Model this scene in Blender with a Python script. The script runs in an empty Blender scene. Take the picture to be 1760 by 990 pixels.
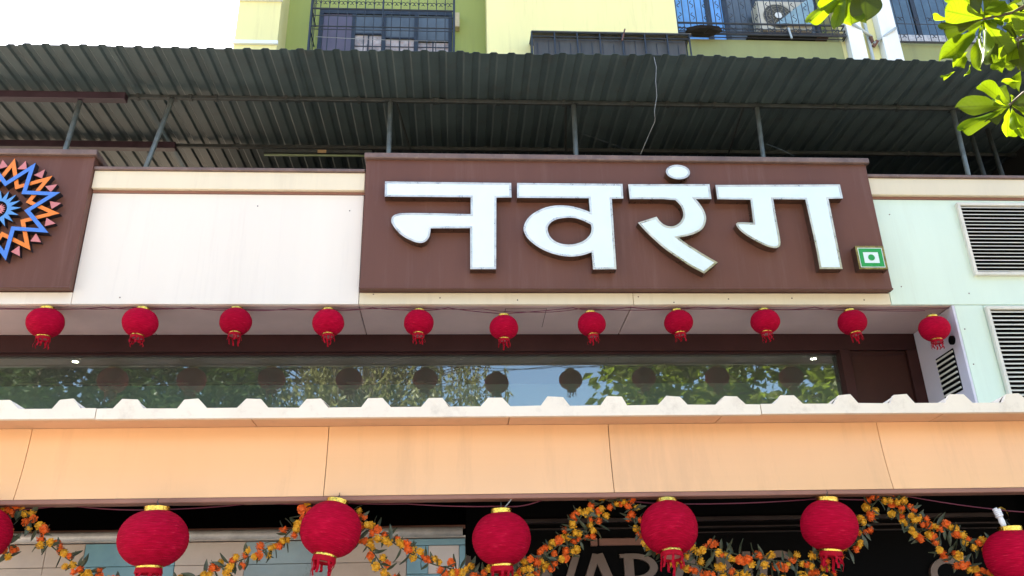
import bpy, bmesh, math, random
from mathutils import Vector, Matrix
from mathutils.geometry import tessellate_polygon
random.seed(7)
scene = bpy.context.scene
col = scene.collection
R = math.radians

# ------------------------------------------------------------------ camera
cam_d = bpy.data.cameras.new('camera'); cam = bpy.data.objects.new('camera', cam_d); col.objects.link(cam)
cam_d.sensor_width = 36; cam_d.lens = 36*1500/1760; cam_d.clip_end = 500; cam_d.clip_start = 0.05
pitch, yaw, roll = R(23.9), R(3.8), R(-1.44)
fw = Vector((math.sin(yaw)*math.cos(pitch), math.cos(yaw)*math.cos(pitch), math.sin(pitch)))
r0 = Vector((math.cos(yaw), -math.sin(yaw), 0)); u0 = r0.cross(fw)
rt = r0*math.cos(roll)+u0*math.sin(roll); up = -r0*math.sin(roll)+u0*math.cos(roll)
m = Matrix((rt, up, -fw)).transposed().to_4x4(); m.translation = (0, 0, 1.6)
cam.matrix_world = m
scene.camera = cam

# ------------------------------------------------------------------ light
SUN_EL, SUN_AZ = 56, -20          # behind the buildings, a little to the left (azimuth from +Y towards +X)
w = bpy.data.worlds.new('World'); scene.world = w; w.use_nodes = True
nt = w.node_tree
sky = nt.nodes.new('ShaderNodeTexSky'); sky.sky_type = 'NISHITA'; sky.sun_disc = False
sky.sun_elevation = R(SUN_EL); sky.sun_rotation = R(SUN_AZ)
sky.air_density = 1.0; sky.dust_density = 2.0; sky.ozone_density = 1.0
bg = nt.nodes['Background']; bg.inputs['Strength'].default_value = 0.10
nt.links.new(sky.outputs[0], bg.inputs[0])
sd = bpy.data.lights.new('sun', 'SUN'); sd.energy = 5.0; sd.angle = R(0.5); sd.color = (1, .94, .84)
so = bpy.data.objects.new('sun', sd); col.objects.link(so)
sdir = Vector((math.sin(R(SUN_AZ))*math.cos(R(SUN_EL)), math.cos(R(SUN_AZ))*math.cos(R(SUN_EL)), math.sin(R(SUN_EL))))
so.rotation_euler = sdir.to_track_quat('Z', 'Y').to_euler(); so.location = (0, 0, 40)
scene.view_settings.view_transform = 'Standard'; scene.view_settings.look = 'None'
scene.view_settings.exposure = 2.82; scene.view_settings.gamma = 1
scene.cycles.max_bounces = 8; scene.cycles.transparent_max_bounces = 12
scene.cycles.use_denoising = True

# ------------------------------------------------------------------ materials
MATS = {}
def mat(name, c, rough=.6, metal=0., var=.12, scale=3., streak=False, bump=0., bscale=60., spec=.5, dirt=None, damt=.0):
    if name in MATS: return MATS[name]
    M = bpy.data.materials.new(name); M.use_nodes = True; n = M.node_tree.nodes; l = M.node_tree.links
    b = n['Principled BSDF']; b.inputs['Roughness'].default_value = rough; b.inputs['Metallic'].default_value = metal
    b.inputs['Specular IOR Level'].default_value = spec
    tc = n.new('ShaderNodeTexCoord'); mp = n.new('ShaderNodeMapping')
    g = n.new('ShaderNodeNewGeometry')
    l.new(g.outputs['Position'], mp.inputs[0])
    if streak: mp.inputs['Scale'].default_value = (1, 1, .12)
    nz = n.new('ShaderNodeTexNoise'); nz.inputs['Scale'].default_value = scale; nz.inputs['Detail'].default_value = 7
    nz.inputs['Roughness'].default_value = .65
    l.new(mp.outputs[0], nz.inputs[0])
    rp = n.new('ShaderNodeValToRGB'); rp.color_ramp.elements[0].position = .3; rp.color_ramp.elements[1].position = .7
    d = 1-var*1.6; e = 1+var*.5
    rp.color_ramp.elements[0].color = (c[0]*d, c[1]*d, c[2]*d, 1)
    rp.color_ramp.elements[1].color = (min(c[0]*e, .95), min(c[1]*e, .95), min(c[2]*e, .95), 1)
    l.new(nz.outputs[0], rp.inputs[0])
    out = rp.outputs[0]
    if dirt:
        n2 = n.new('ShaderNodeTexNoise'); n2.inputs['Scale'].default_value = scale*2.7; n2.inputs['Detail'].default_value = 9
        n2.inputs['Roughness'].default_value = .75
        mp2 = n.new('ShaderNodeMapping'); mp2.inputs['Scale'].default_value = (1.5, 1, .10) if streak else (1, 1, 1)
        l.new(g.outputs['Position'], mp2.inputs[0]); l.new(mp2.outputs[0], n2.inputs[0])
        mr = n.new('ShaderNodeMapRange'); mr.inputs[1].default_value = .52; mr.inputs[2].default_value = .75
        mr.inputs[4].default_value = damt; l.new(n2.outputs[0], mr.inputs[0])
        mx = n.new('ShaderNodeMix'); mx.data_type = 'RGBA'; l.new(mr.outputs[0], mx.inputs[0])
        l.new(out, mx.inputs[6]); mx.inputs[7].default_value = (*dirt, 1); out = mx.outputs[2]
    oi = n.new('ShaderNodeObjectInfo'); vr = n.new('ShaderNodeMapRange'); vr.inputs[3].default_value = .95; vr.inputs[4].default_value = 1.04; l.new(oi.outputs['Random'], vr.inputs[0])
    hv = n.new('ShaderNodeHueSaturation'); l.new(vr.outputs[0], hv.inputs['Value']); l.new(out, hv.inputs['Color']); out = hv.outputs[0]
    l.new(out, b.inputs['Base Color'])
    rr = n.new('ShaderNodeMapRange'); rr.inputs[3].default_value = max(rough-.12, .02); rr.inputs[4].default_value = min(rough+.12, 1)
    l.new(nz.outputs[0], rr.inputs[0]); l.new(rr.outputs[0], b.inputs['Roughness'])
    if bump:
        bn = n.new('ShaderNodeTexNoise'); bn.inputs['Scale'].default_value = bscale; bn.inputs['Detail'].default_value = 4
        l.new(g.outputs['Position'], bn.inputs[0])
        bp = n.new('ShaderNodeBump'); bp.inputs['Strength'].default_value = bump; bp.inputs['Distance'].default_value = .01
        l.new(bn.outputs[0], bp.inputs['Height']); l.new(bp.outputs[0], b.inputs['Normal'])
    MATS[name] = M
    return M

WHITE  = mat('white_acp', (.86, .765, .64), .42, var=.03, scale=1.2, dirt=(.45, .38, .32), damt=.18, streak=True)
CREAM  = mat('cream_acp', (.80, .68, .47), .45, var=.04, scale=2, dirt=(.42, .33, .22), damt=.2, streak=True)
MINTCAST   = mat('mint_cast_acp', (.73, .84, .68), .42, var=.05, scale=1.0, dirt=(.5, .52, .38), damt=.25, streak=True)  # mint cast put into the colour; the wall paint itself is cream white
BROWN  = mat('brown_acp', (.152, .064, .043), .5, spec=.25, var=.10, scale=1.4, dirt=(.24, .14, .11), damt=.38, streak=True)
CAP    = mat('weathered_brown_flashing', (.20, .125, .10), .55, var=.25, scale=4, dirt=(.35, .26, .20), damt=.6)
SOFF   = mat('soffit_acp', (.62, .43, .375), .6, spec=.2, var=.06, scale=2)
DKBR   = mat('dark_brown_frame', (.050, .018, .016), .5, spec=.15, var=.15, scale=3)
DOORM  = mat('brown_door_laminate', (.055, .021, .016), .5, spec=.15, var=.15, scale=2)
PEACH  = mat('peach_acp', (.85, .505, .255), .38, var=.03, scale=1.0, dirt=(.5, .3, .17), damt=.32, streak=True)
LIP    = mat('shaded_peach_lip', (.68, .40, .24), .45, var=.08, scale=2, dirt=(.30, .18, .12), damt=.4)  # darker copy of the peach, stands for shade under the lip
TRIMB  = mat('pink_brown_trim', (.30, .15, .11), .6, spec=.15, var=.1, scale=3)
WSHEET = mat('white_roof_sheet', (.80, .70, .57), .5, var=.05, scale=3, dirt=(.42, .33, .24), damt=.5, bump=.05, bscale=25)
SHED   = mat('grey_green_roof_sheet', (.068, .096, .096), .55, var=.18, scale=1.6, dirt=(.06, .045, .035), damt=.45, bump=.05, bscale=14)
STEEL  = mat('rusty_grey_steel', (.055, .064, .062), .55, metal=.3, var=.3, scale=9, dirt=(.12, .065, .04), damt=.55)
POLE   = mat('galvanised_pole', (.20, .235, .235), .5, metal=.4, var=.25, scale=9, dirt=(.25, .16, .10), damt=.5)
PURPLE = mat('maroon_painted_steel', (.045, .022, .032), .5, var=.2, scale=5)
BLACK  = mat('black_and_void_shade', (.004, .0036, .0036), .8, var=.2, scale=4, spec=.08)  # near-black; in the canopy interior the colour stands for deep shade
CHAR   = mat('charcoal_and_shade', (.016, .016, .016), .8, var=.3, scale=2)  # on the terrace back wall the dark colour stands for roof shade
GOLDL  = mat('polished_rose_gold', (.92, .70, .52), .3, metal=1., var=.25, scale=9)
GOLD   = mat('gold_foil', (.85, .56, .10), .18, metal=1., var=.2, scale=30, bump=.6, bscale=70)
SIDE   = mat('bronze_return', (.15, .085, .055), .3, metal=.6, var=.2, scale=6)
ACRY   = mat('white_acrylic', (.80, .90, .90), .22, var=.02, scale=3)
GREENS = mat('sign_green', (.02, .33, .07), .3, var=.05, scale=5)
ORANGE = mat('emblem_orange', (.85, .23, .025), .35, var=.05)
BLUE   = mat('emblem_blue', (.08, .22, .64), .35, var=.05)
LBLUE  = mat('emblem_light_blue', (.10, .28, .58), .35, var=.05)
PINK   = mat('emblem_pink', (.62, .21, .20), .35, var=.05)
EBLK   = mat('emblem_black_side', (.014, .014, .02), .45, var=.1)
PLIME  = mat('pale_yellow_plaster', (.83, .75, .34), .8, var=.06, scale=1.0, streak=True, dirt=(.40, .30, .15), damt=.38, bump=.12, bscale=40)
LGREEN = mat('lime_green_plaster', (.37, .42, .115), .8, var=.10, scale=.9, streak=True, dirt=(.22, .23, .10), damt=.4, bump=.12, bscale=40)
PWHITE = mat('white_plaster', (.80, .82, .78), .75, var=.04, scale=1, streak=True, dirt=(.5, .48, .36), damt=.25, bump=.1)
GRILL  = mat('grille_iron', (.028, .040, .055), .5, metal=.2, var=.3, scale=8, dirt=(.12, .06, .04), damt=.35)
SILL   = mat('speckled_sill_stone', (.55, .55, .55), .5, var=.3, scale=30)
PVC    = mat('grey_pvc_pipe', (.42, .47, .46), .4, var=.1, scale=4)
ALU    = mat('slat_aluminium', (.80, .75, .63), .45, var=.08, scale=4, dirt=(.25, .2, .14), damt=.35)
RAILM  = mat('brushed_pipe_metal', (.70, .64, .58), .4, metal=.2, var=.2, scale=7)
TBEIGE = mat('beige_tile', (.50, .38, .29), .35, var=.08, scale=4, dirt=(.4, .28, .2), damt=.3)
TTEAL  = mat('teal_tile', (.17, .31, .34), .3, var=.15, scale=3, dirt=(.12, .26, .34), damt=.5)
TGREY  = mat('grey_teal_tile', (.25, .30, .29), .3, var=.15, scale=3, dirt=(.2, .3, .33), damt=.5)
LETB   = mat('taupe_letter_metal', (.16, .10, .07), .4, metal=.25, var=.1, scale=5)
ACW    = mat('ac_beige_plastic', (.62, .58, .46), .5, var=.12, scale=4, dirt=(.3, .25, .17), damt=.35)
ACD    = mat('ac_dark_grille', (.09, .085, .06), .5, var=.2, scale=5)
CLOTHB = mat('pale_blue_sheet', (.30, .46, .52), .3, var=.2, scale=6, bump=.4, bscale=12)
WOOD   = mat('old_wood', (.22, .12, .08), .7, var=.3, scale=8)
RAG    = mat('dark_rag', (.02, .016, .014), .9, var=.3, scale=8)
WIRER  = mat('dark_red_wire', (.12, .012, .03), .5, var=.1)
WIREG  = mat('pale_grey_cable', (.36, .36, .34), .5, var=.2)
BULBM  = mat('white_bulb_glass', (.82, .80, .80), .25, var=.05)
YRAG   = mat('yellow_rag', (.55, .36, .04), .7, var=.2)
CURT   = mat('brown_curtain', (.24, .11, .075), .8, var=.2, scale=5)
INTR   = mat('interior_paint', (.10, .085, .07), .8, var=.15, scale=2)
TUBE   = mat('old_tube_light', (.22, .27, .14), .4, var=.15, scale=5)
ASPH   = mat('asphalt', (.055, .053, .05), .85, var=.2, scale=2, bump=.3)
PAVE   = mat('pavement_concrete', (.27, .24, .20), .85, var=.15, scale=1.5, bump=.2)
EARTH  = mat('dusty_ground', (.25, .19, .13), .9, var=.2, scale=.5)
BARK   = mat('bark', (.16, .12, .085), .9, var=.3, scale=12, bump=.6, bscale=20)
TWIG   = mat('twig_bark', (.11, .075, .05), .8, var=.3, scale=20)
MORANGE= mat('marigold_orange', (.84, .135, .006), .7, var=.25, scale=40)
MYELLOW= mat('marigold_yellow', (.80, .39, .014), .7, var=.25, scale=40)
DLEAF  = mat('dry_mango_leaf', (.065, .075, .035), .55, var=.35, scale=25)

def lantern_red():
    M = bpy.data.materials.new('red_lantern_cloth'); M.use_nodes = True; n = M.node_tree.nodes; l = M.node_tree.links
    b = n['Principled BSDF']; b.inputs['Roughness'].default_value = .8; b.inputs['Specular IOR Level'].default_value = .08
    tc = n.new('ShaderNodeTexCoord'); mp = n.new('ShaderNodeMapping'); mp.inputs['Scale'].default_value = (2.2, 2.2, 26)
    l.new(tc.outputs['Object'], mp.inputs[0])
    nz = n.new('ShaderNodeTexNoise'); nz.inputs['Scale'].default_value = 1.6; nz.inputs['Detail'].default_value = 5
    l.new(mp.outputs[0], nz.inputs[0])
    rp = n.new('ShaderNodeValToRGB'); e = rp.color_ramp.elements
    e[0].position = .36; e[0].color = (.36, .001, .018, 1); e[1].position = .66; e[1].color = (.56, .002, .036, 1)
    k = e.new(.74); k.color = (.64, .05, .08, 1)  # palest stop paints crease highlights into the cloth colour
    l.new(nz.outputs[0], rp.inputs[0])
    oi = n.new('ShaderNodeObjectInfo'); hv = n.new('ShaderNodeHueSaturation')
    mr = n.new('ShaderNodeMapRange'); mr.inputs[3].default_value = .85; mr.inputs[4].default_value = 1.12
    l.new(oi.outputs['Random'], mr.inputs[0]); l.new(mr.outputs[0], hv.inputs['Value']); l.new(rp.outputs[0], hv.inputs['Color'])
    l.new(hv.outputs[0], b.inputs['Base Color'])
    n2 = n.new('ShaderNodeTexNoise'); n2.inputs['Scale'].default_value = 60; l.new(tc.outputs['Object'], n2.inputs[0])
    ad = n.new('ShaderNodeMath'); ad.operation = 'ADD'; l.new(nz.outputs[0], ad.inputs[0]); l.new(n2.outputs[0], ad.inputs[1])
    bp = n.new('ShaderNodeBump'); bp.inputs['Strength'].default_value = .5; bp.inputs['Distance'].default_value = .02
    l.new(ad.outputs[0], bp.inputs['Height']); l.new(bp.outputs[0], b.inputs['Normal'])
    return M
LRED = lantern_red()
FRINGE = mat('red_fringe', (.42, .003, .018), .6, spec=.1, var=.2, scale=30)

def mix_glass(name, refl, tint, diff=None, damt=0., rough=0.0):
    M = bpy.data.materials.new(name); M.use_nodes = True; n = M.node_tree.nodes; l = M.node_tree.links
    n.remove(n['Principled BSDF']); out = n['Material Output']
    tr = n.new('ShaderNodeBsdfTransparent'); tr.inputs[0].default_value = (*tint, 1)
    gl = n.new('ShaderNodeBsdfGlossy'); gl.inputs['Roughness'].default_value = rough; gl.inputs[0].default_value = (.92, .97, .96, 1)
    fr = n.new('ShaderNodeFresnel'); fr.inputs[0].default_value = 1.45
    mr = n.new('ShaderNodeMapRange'); mr.inputs[3].default_value = refl; mr.inputs[4].default_value = 1; l.new(fr.outputs[0], mr.inputs[0])
    base = tr
    if diff:
        df = n.new('ShaderNodeBsdfDiffuse'); df.inputs[0].default_value = (*diff, 1)
        m1 = n.new('ShaderNodeMixShader'); m1.inputs[0].default_value = damt
        l.new(tr.outputs[0], m1.inputs[1]); l.new(df.outputs[0], m1.inputs[2]); base = m1
    mx = n.new('ShaderNodeMixShader'); l.new(mr.outputs[0], mx.inputs[0]); l.new(base.outputs[0], mx.inputs[1]); l.new(gl.outputs[0], mx.inputs[2])
    l.new(mx.outputs[0], out.inputs[0])
    return M
GLASS = mix_glass('tinted_window_glass', .105, (.72, .78, .75), (.32, .34, .27), .15, .012)
FROST = mat('hazy_inner_film', (.30, .40, .33), .7, var=.1)
APTGL = mat('sky_painted_pane', (.16, .40, .80), .12, var=.12, scale=2)  # blue base colour stands for the sky reflected in the glass
APTGR = mat('grey_window_pane', (.10, .125, .145), .2, var=.15, scale=2)

def emis(name, c, s):
    M = bpy.data.materials.new(name); M.use_nodes = True; n = M.node_tree.nodes
    b = n['Principled BSDF']; b.inputs['Emission Color'].default_value = (*c, 1); b.inputs['Emission Strength'].default_value = s
    return M
LAMPW = emis('lit_lamp', (1, .96, .85), 14)

def leaf_mat(name, c1, c2, trans, veins=True, tmix=.55):
    M = bpy.data.materials.new(name); M.use_nodes = True; n = M.node_tree.nodes; l = M.node_tree.links
    n.remove(n['Principled BSDF']); out = n['Material Output']
    oi = n.new('ShaderNodeObjectInfo'); g = n.new('ShaderNodeNewGeometry')
    nz = n.new('ShaderNodeTexNoise'); nz.inputs['Scale'].default_value = 3.; l.new(g.outputs['Position'], nz.inputs[0])
    ad = n.new('ShaderNodeMath'); ad.operation = 'ADD'; l.new(oi.outputs['Random'], ad.inputs[0]); l.new(nz.outputs[0], ad.inputs[1])
    mu = n.new('ShaderNodeMath'); mu.operation = 'MULTIPLY'; mu.inputs[1].default_value = .6; l.new(ad.outputs[0], mu.inputs[0])
    mx = n.new('ShaderNodeMix'); mx.data_type = 'RGBA'; l.new(mu.outputs[0], mx.inputs[0])
    mx.inputs[6].default_value = (*c1, 1); mx.inputs[7].default_value = (*c2, 1)
    vein = None
    if veins:
        uv = n.new('ShaderNodeUVMap'); sp = n.new('ShaderNodeSeparateXYZ'); l.new(uv.outputs[0], sp.inputs[0])
        ab = n.new('ShaderNodeMath'); ab.operation = 'ABSOLUTE'; l.new(sp.outputs[0], ab.inputs[0])
        # side veins run forward from the midrib: v - 0.35*|u|
        k = n.new('ShaderNodeMath'); k.operation = 'MULTIPLY_ADD'; k.inputs[1].default_value = -.30; l.new(ab.outputs[0], k.inputs[0]); l.new(sp.outputs[1], k.inputs[2])
        fq = n.new('ShaderNodeMath'); fq.operation = 'MULTIPLY'; fq.inputs[1].default_value = 9; l.new(k.outputs[0], fq.inputs[0])
        frc = n.new('ShaderNodeMath'); frc.operation = 'PINGPONG'; frc.inputs[1].default_value = .5; l.new(fq.outputs[0], frc.inputs[0])
        s1 = n.new('ShaderNodeMapRange'); s1.inputs[1].default_value = .0; s1.inputs[2].default_value = .12; s1.inputs[3].default_value = .72; s1.inputs[4].default_value = 1; l.new(frc.outputs[0], s1.inputs[0])
        s2 = n.new('ShaderNodeMapRange'); s2.inputs[1].default_value = .02; s2.inputs[2].default_value = .07; s2.inputs[3].default_value = .55; s2.inputs[4].default_value = 1; l.new(ab.outputs[0], s2.inputs[0])
        vm = n.new('ShaderNodeMath'); vm.operation = 'MULTIPLY'; l.new(s1.outputs[0], vm.inputs[0]); l.new(s2.outputs[0], vm.inputs[1]); vein = vm
    df = n.new('ShaderNodeBsdfDiffuse'); l.new(mx.outputs[2], df.inputs[0])
    tl = n.new('ShaderNodeBsdfTranslucent')
    tm = n.new('ShaderNodeMix'); tm.data_type = 'RGBA'; tm.blend_type = 'MULTIPLY'; tm.inputs[0].default_value = 1
    tm.inputs[6].default_value = (*trans, 1)
    if vein: l.new(vein.outputs[0], tm.inputs[7])
    else: tm.inputs[7].default_value = (1, 1, 1, 1)
    l.new(tm.outputs[2], tl.inputs[0])
    m1 = n.new('ShaderNodeMixShader'); tr_ = n.new('ShaderNodeMapRange'); tr_.inputs[3].default_value = tmix*.22; tr_.inputs[4].default_value = tmix*1.25; l.new(oi.outputs['Random'], tr_.inputs[0]); l.new(tr_.outputs[0], m1.inputs[0]); l.new(df.outputs[0], m1.inputs[1]); l.new(tl.outputs[0], m1.inputs[2])
    gl = n.new('ShaderNodeBsdfGlossy'); gl.inputs['Roughness'].default_value = .35
    m2 = n.new('ShaderNodeMixShader'); m2.inputs[0].default_value = .012; l.new(m1.outputs[0], m2.inputs[1]); l.new(gl.outputs[0], m2.inputs[2])
    l.new(m2.outputs[0], out.inputs[0])
    return M
SHLEAF = leaf_mat('shaded_tree_leaf', (.03, .05, .006), (.06, .07, .010), (.07, .11, .003), tmix=.3)  # dark leaf copy, stands for leaves edge-on to the sun or overlapped
BLEAF = leaf_mat('broad_tree_leaf', (.05, .10, .004), (.08, .12, .006), (.235, .335, .004))
RLEAF = leaf_mat('reflected_tree_leaf', (.05, .09, .015), (.12, .13, .03), (.25, .32, .03), veins=False)
WLEAF = leaf_mat('drooping_tree_leaf', (.10, .11, .035), (.17, .13, .06), (.28, .27, .07), veins=False)
KLEAF = leaf_mat('dense_dark_leaf', (.02, .045, .012), (.04, .06, .015), (.05, .08, .012), veins=False)

# ------------------------------------------------------------------ builders
class MB:
    def __init__(s): s.v = []; s.f = []; s.uv = None
    def add(s, vs, fs):
        o = len(s.v); s.v += [tuple(v) for v in vs]; s.f += [tuple(i+o for i in f) for f in fs]; return s
    def box(s, x0, y0, z0, x1, y1, z1):
        return s.add([(x0,y0,z0),(x1,y0,z0),(x1,y1,z0),(x0,y1,z0),(x0,y0,z1),(x1,y0,z1),(x1,y1,z1),(x0,y1,z1)],
                     [(0,3,2,1),(4,5,6,7),(0,1,5,4),(1,2,6,5),(2,3,7,6),(3,0,4,7)])
    def tube(s, pts, r, n=6, r1=None, cap=True):
        pts = [Vector(p) for p in pts]; N = len(pts); rings = []
        for i, p in enumerate(pts):
            t = (pts[min(i+1, N-1)]-pts[max(i-1, 0)]).normalized()
            a = t.cross(Vector((0, 0, 1)) if abs(t.z) < .9 else Vector((1, 0, 0))).normalized(); b = t.cross(a)
            rr = r if r1 is None else r+(r1-r)*i/max(N-1, 1)
            rings.append([p+(a*math.cos(2*math.pi*k/n)+b*math.sin(2*math.pi*k/n))*rr for k in range(n)])
        vs = [v for q in rings for v in q]; fs = []
        for i in range(N-1):
            for k in range(n): fs.append((i*n+k, i*n+(k+1)%n, (i+1)*n+(k+1)%n, (i+1)*n+k))
        if cap: fs += [tuple(range(n-1, -1, -1)), tuple((N-1)*n+k for k in range(n))]
        return s.add(vs, fs)
    def prism(s, loops, y0, y1, back=True):
        """loops of (x, z): the first the outline, others holes; extruded from y0 (front) to y1."""
        flat = [q for lp in loops for q in lp]; n = len(flat)
        tris = tessellate_polygon([[Vector((x, z, 0)) for x, z in lp] for lp in loops])
        vs = [(x, y0, z) for x, z in flat]+[(x, y1, z) for x, z in flat]
        fs = [tuple(t) for t in tris]
        if back: fs += [tuple(i+n for i in reversed(t)) for t in tris]
        o = 0
        for lp in loops:
            k = len(lp)
            for i in range(k):
                a, b = o+i, o+(i+1) % k; fs.append((a, b, b+n, a+n))
            o += k
        return s.add(vs, fs)
    def lathe(s, prof, n=24, c=(0, 0, 0)):
        vs = []; fs = []
        for r, z in prof:
            for k in range(n): vs.append((c[0]+r*math.cos(2*math.pi*k/n), c[1]+r*math.sin(2*math.pi*k/n), c[2]+z))
        for i in range(len(prof)-1):
            for k in range(n): fs.append((i*n+k, i*n+(k+1)%n, (i+1)*n+(k+1)%n, (i+1)*n+k))
        return s.add(vs, fs)
    def mesh(s, name, m, smooth=False, recalc=True):
        me = bpy.data.meshes.new(name); me.from_pydata(s.v, [], s.f)
        if recalc:
            bm = bmesh.new(); bm.from_mesh(me); bmesh.ops.recalc_face_normals(bm, faces=bm.faces); bm.to_mesh(me); bm.free()
        me.materials.append(m)
        if smooth: me.polygons.foreach_set('use_smooth', [True]*len(me.polygons))
        return me
    def build(s, name, m, parent=None, smooth=False, bevel=0., recalc=True):
        me = s.mesh(name, m, smooth, recalc)
        if bevel:
            bm = bmesh.new(); bm.from_mesh(me)
            bmesh.ops.bevel(bm, geom=list(bm.edges), offset=bevel, segments=1, affect='EDGES', clamp_overlap=True); bm.to_mesh(me); bm.free()
        return link(name, me, parent)
def link(name, me, parent=None):
    o = bpy.data.objects.new(name, me); col.objects.link(o)
    if parent is not None: o.parent = parent
    return o
def tag(o, label=None, cat=None, group=None, kind=None):
    if label: o['label'] = label
    if cat: o['category'] = cat
    if group: o['group'] = group
    if kind: o['kind'] = kind
    return o
def empty(name, loc=(0, 0, 0)):
    o = bpy.data.objects.new(name, None); o.location = loc; o.empty_display_size = .2; col.objects.link(o); return o
def box(name, m, parent, b, bevel=0.):
    return MB().box(*b).build(name, m, parent, bevel=bevel)
def offset_loop(lp, d):
    """move a closed loop inwards by d (outwards for negative d)"""
    n = len(lp); area = sum(lp[i][0]*lp[(i+1)%n][1]-lp[(i+1)%n][0]*lp[i][1] for i in range(n))
    sg = 1 if area > 0 else -1; out = []
    for i in range(n):
        p, q, r = Vector(lp[i-1]), Vector(lp[i]), Vector(lp[(i+1)%n])
        a = (q-p).normalized(); b = (r-q).normalized()
        na = Vector((-a.y, a.x))*sg; nb = Vector((-b.y, b.x))*sg
        mv = na+nb; ln = mv.length
        if ln < 1e-4: mv = na; k = 1
        else:
            mv /= ln; k = min(1/max(mv.dot(na), .2), 3.)
        out.append(tuple(q+mv*d*k))
    return out
def smooth_loop(lp, sharp=50):
    """round the shallow corners of a traced outline once (Chaikin), keep the sharp ones"""
    n = len(lp); out = []
    for i in range(n):
        p, q, r = Vector(lp[i-1]), Vector(lp[i]), Vector(lp[(i+1)%n])
        ang = math.degrees((q-p).angle(r-q))
        if ang > sharp: out.append(tuple(q))
        else:
            out += [tuple(q+(p-q)*.25), tuple(q+(r-q)*.25)]
    return out

# ------------------------------------------------------------------ ground, road, pavement
g = MB().add([(-150,-150,-.02),(150,-150,-.02),(150,150,-.02),(-150,150,-.02)], [(0,1,2,3)]).build('ground', EARTH); tag(g, kind='structure')
g = MB().box(-60, -9, -.3, 60, -1.2, -.012).build('road', ASPH); tag(g, kind='structure')
g = MB().box(-60, -1.2, -.3, 60, 7.6, .12).build('pavement', PAVE); tag(g, kind='structure')

# ------------------------------------------------------------------ restaurant upper storey
B = empty('restaurant_building', (0, 8.5, 0)); B.location = (0, 0, 0)
tag(B, 'restaurant upper storey with white wall panels, soffit, long tinted window and vents', 'building')
YF = 8.5
def wallp(name, m, x0, z0, x1, z1, y=YF, t=.04, bev=.004, lab=None):
    o = box(name, m, B, (x0, y, z0, x1, y+t, z1), bev)
    if lab: o['label'] = lab
    return o
GAP = .005
wallp('wall_panel', WHITE, -9, 5.186, -3.985, 5.318)
wallp('wall_panel', WHITE, -3.98, 5.186, -1.053, 6.495, lab='large blank white wall panel between the two brown signs')
wallp('wall_panel', CREAM, -1.047, 5.186, 1.86, 5.318)
wallp('wall_panel', CREAM, 1.865, 5.186, 4.695, 5.318)
wallp('wall_panel', MINTCAST, 4.70, 5.186, 9.5, 6.495, lab='white wall panel with a mint cast painted in, beside the big brown sign')
wallp('wall_panel', MINTCAST, 5.40, 3.3, 5.72, 5.18)
wallp('wall_panel', MINTCAST, 5.725, 3.3, 9.5, 5.18)
box('wall_core', TRIMB, B, (-9, 8.543, 5.265, 9.5, 8.75, 6.74))
for x0, x1 in ((-3.98, -1.045), (4.70, 9.5)):
    box('cornice_band', CREAM, B, (x0, 8.445, 6.53, x1, 8.545, 6.748), .004)
    box('cornice_shadow_strip', TRIMB, B, (x0, 8.49, 6.498, x1, 8.542, 6.527))  # solid brown strip painted in for the shadow below the cornice
    box('cornice_cap', CAP, B, (x0-.005, 8.42, 6.75, x1, 8.78, 6.79), .006)
sc_ = MB().lathe([(0, -.003), (.006, -.003), (.008, 0), (.008, .004)], 8); sc_.v = [(x, z, y) for x, y, z in sc_.v]; sc_ = sc_.mesh('screw', CAP)
for x, z in ((-.2, 5.26), (.62, 5.235), (1.92, 5.275), (2.9, 5.25), (3.6, 5.26), (4.4, 5.24), (-1.2, 6.3), (-3.5, 5.26), (4.85, 5.4), (4.9, 6.3), (-2.2, 6.35), (5.45, 4.9), (5.45, 4.5), (5.6, 5.32), (-.9, 5.3), (2.3, 5.21)):
    o = link('screw', sc_, B); o.location = (x, 8.499, z)
# soffit: a front rim and five panels
xs = [-9, -3.4, -1.054, 1.852, 5.40]
ht = box('access_hatch', SOFF, B, (.50, 8.63, 5.1855, .935, 9.17, 5.1885), .001)
box('hatch_gap', DKBR, ht, (.494, 8.624, 5.1887, .941, 9.176, 5.1895))
for a, b in zip(xs[:-1], xs[1:]):
    box('soffit_panel', SOFF, B, (a+.005, 8.566, 5.190, b-.005, 9.40, 5.22), .003)
box('soffit_rim', SOFF, B, (-9, 8.541, 5.181, 5.398, 8.558, 5.23))
box('soffit_core', BLACK, B, (-9, 8.56, 5.222, 5.398, 9.6, 5.26))
# lintel and window
box('lintel', DKBR, B, (-9, 9.402, 4.987, 5.395, 9.60, 5.188))
box('window_head', DKBR, B, (-9, 9.45, 4.966, 4.44, 9.56, 4.986))
gp = box('window_glass', GLASS, B, (-8.9, 9.50, 3.6, 4.44, 9.512, 4.968)); gp['label'] = 'long strip of dark tinted glass reflecting lanterns, trees and blue sky'
box('hazy_panel', FROST, B, (-8.9, 9.530, 3.6, 4.44, 9.536, 4.633))
box('window_jamb', DKBR, B, (4.44, 9.38, 3.3, 4.56, 9.55, 4.985), .004)
dp = box('door_panel', DOORM, B, (4.565, 9.42, 3.3, 5.24, 9.47, 4.982), .006)
for z0, z1 in ((4.93, 4.95),):
    box('trim', DKBR, dp, (4.60, 9.412, z0, 5.22, 9.4195, z1))
box('door_frame', DKBR, B, (5.245, 9.38, 3.3, 5.395, 9.55, 4.985), .004)
box('sill_wall', DKBR, B, (-9, 9.44, 3.22, 4.44, 9.6, 3.6))
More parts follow.
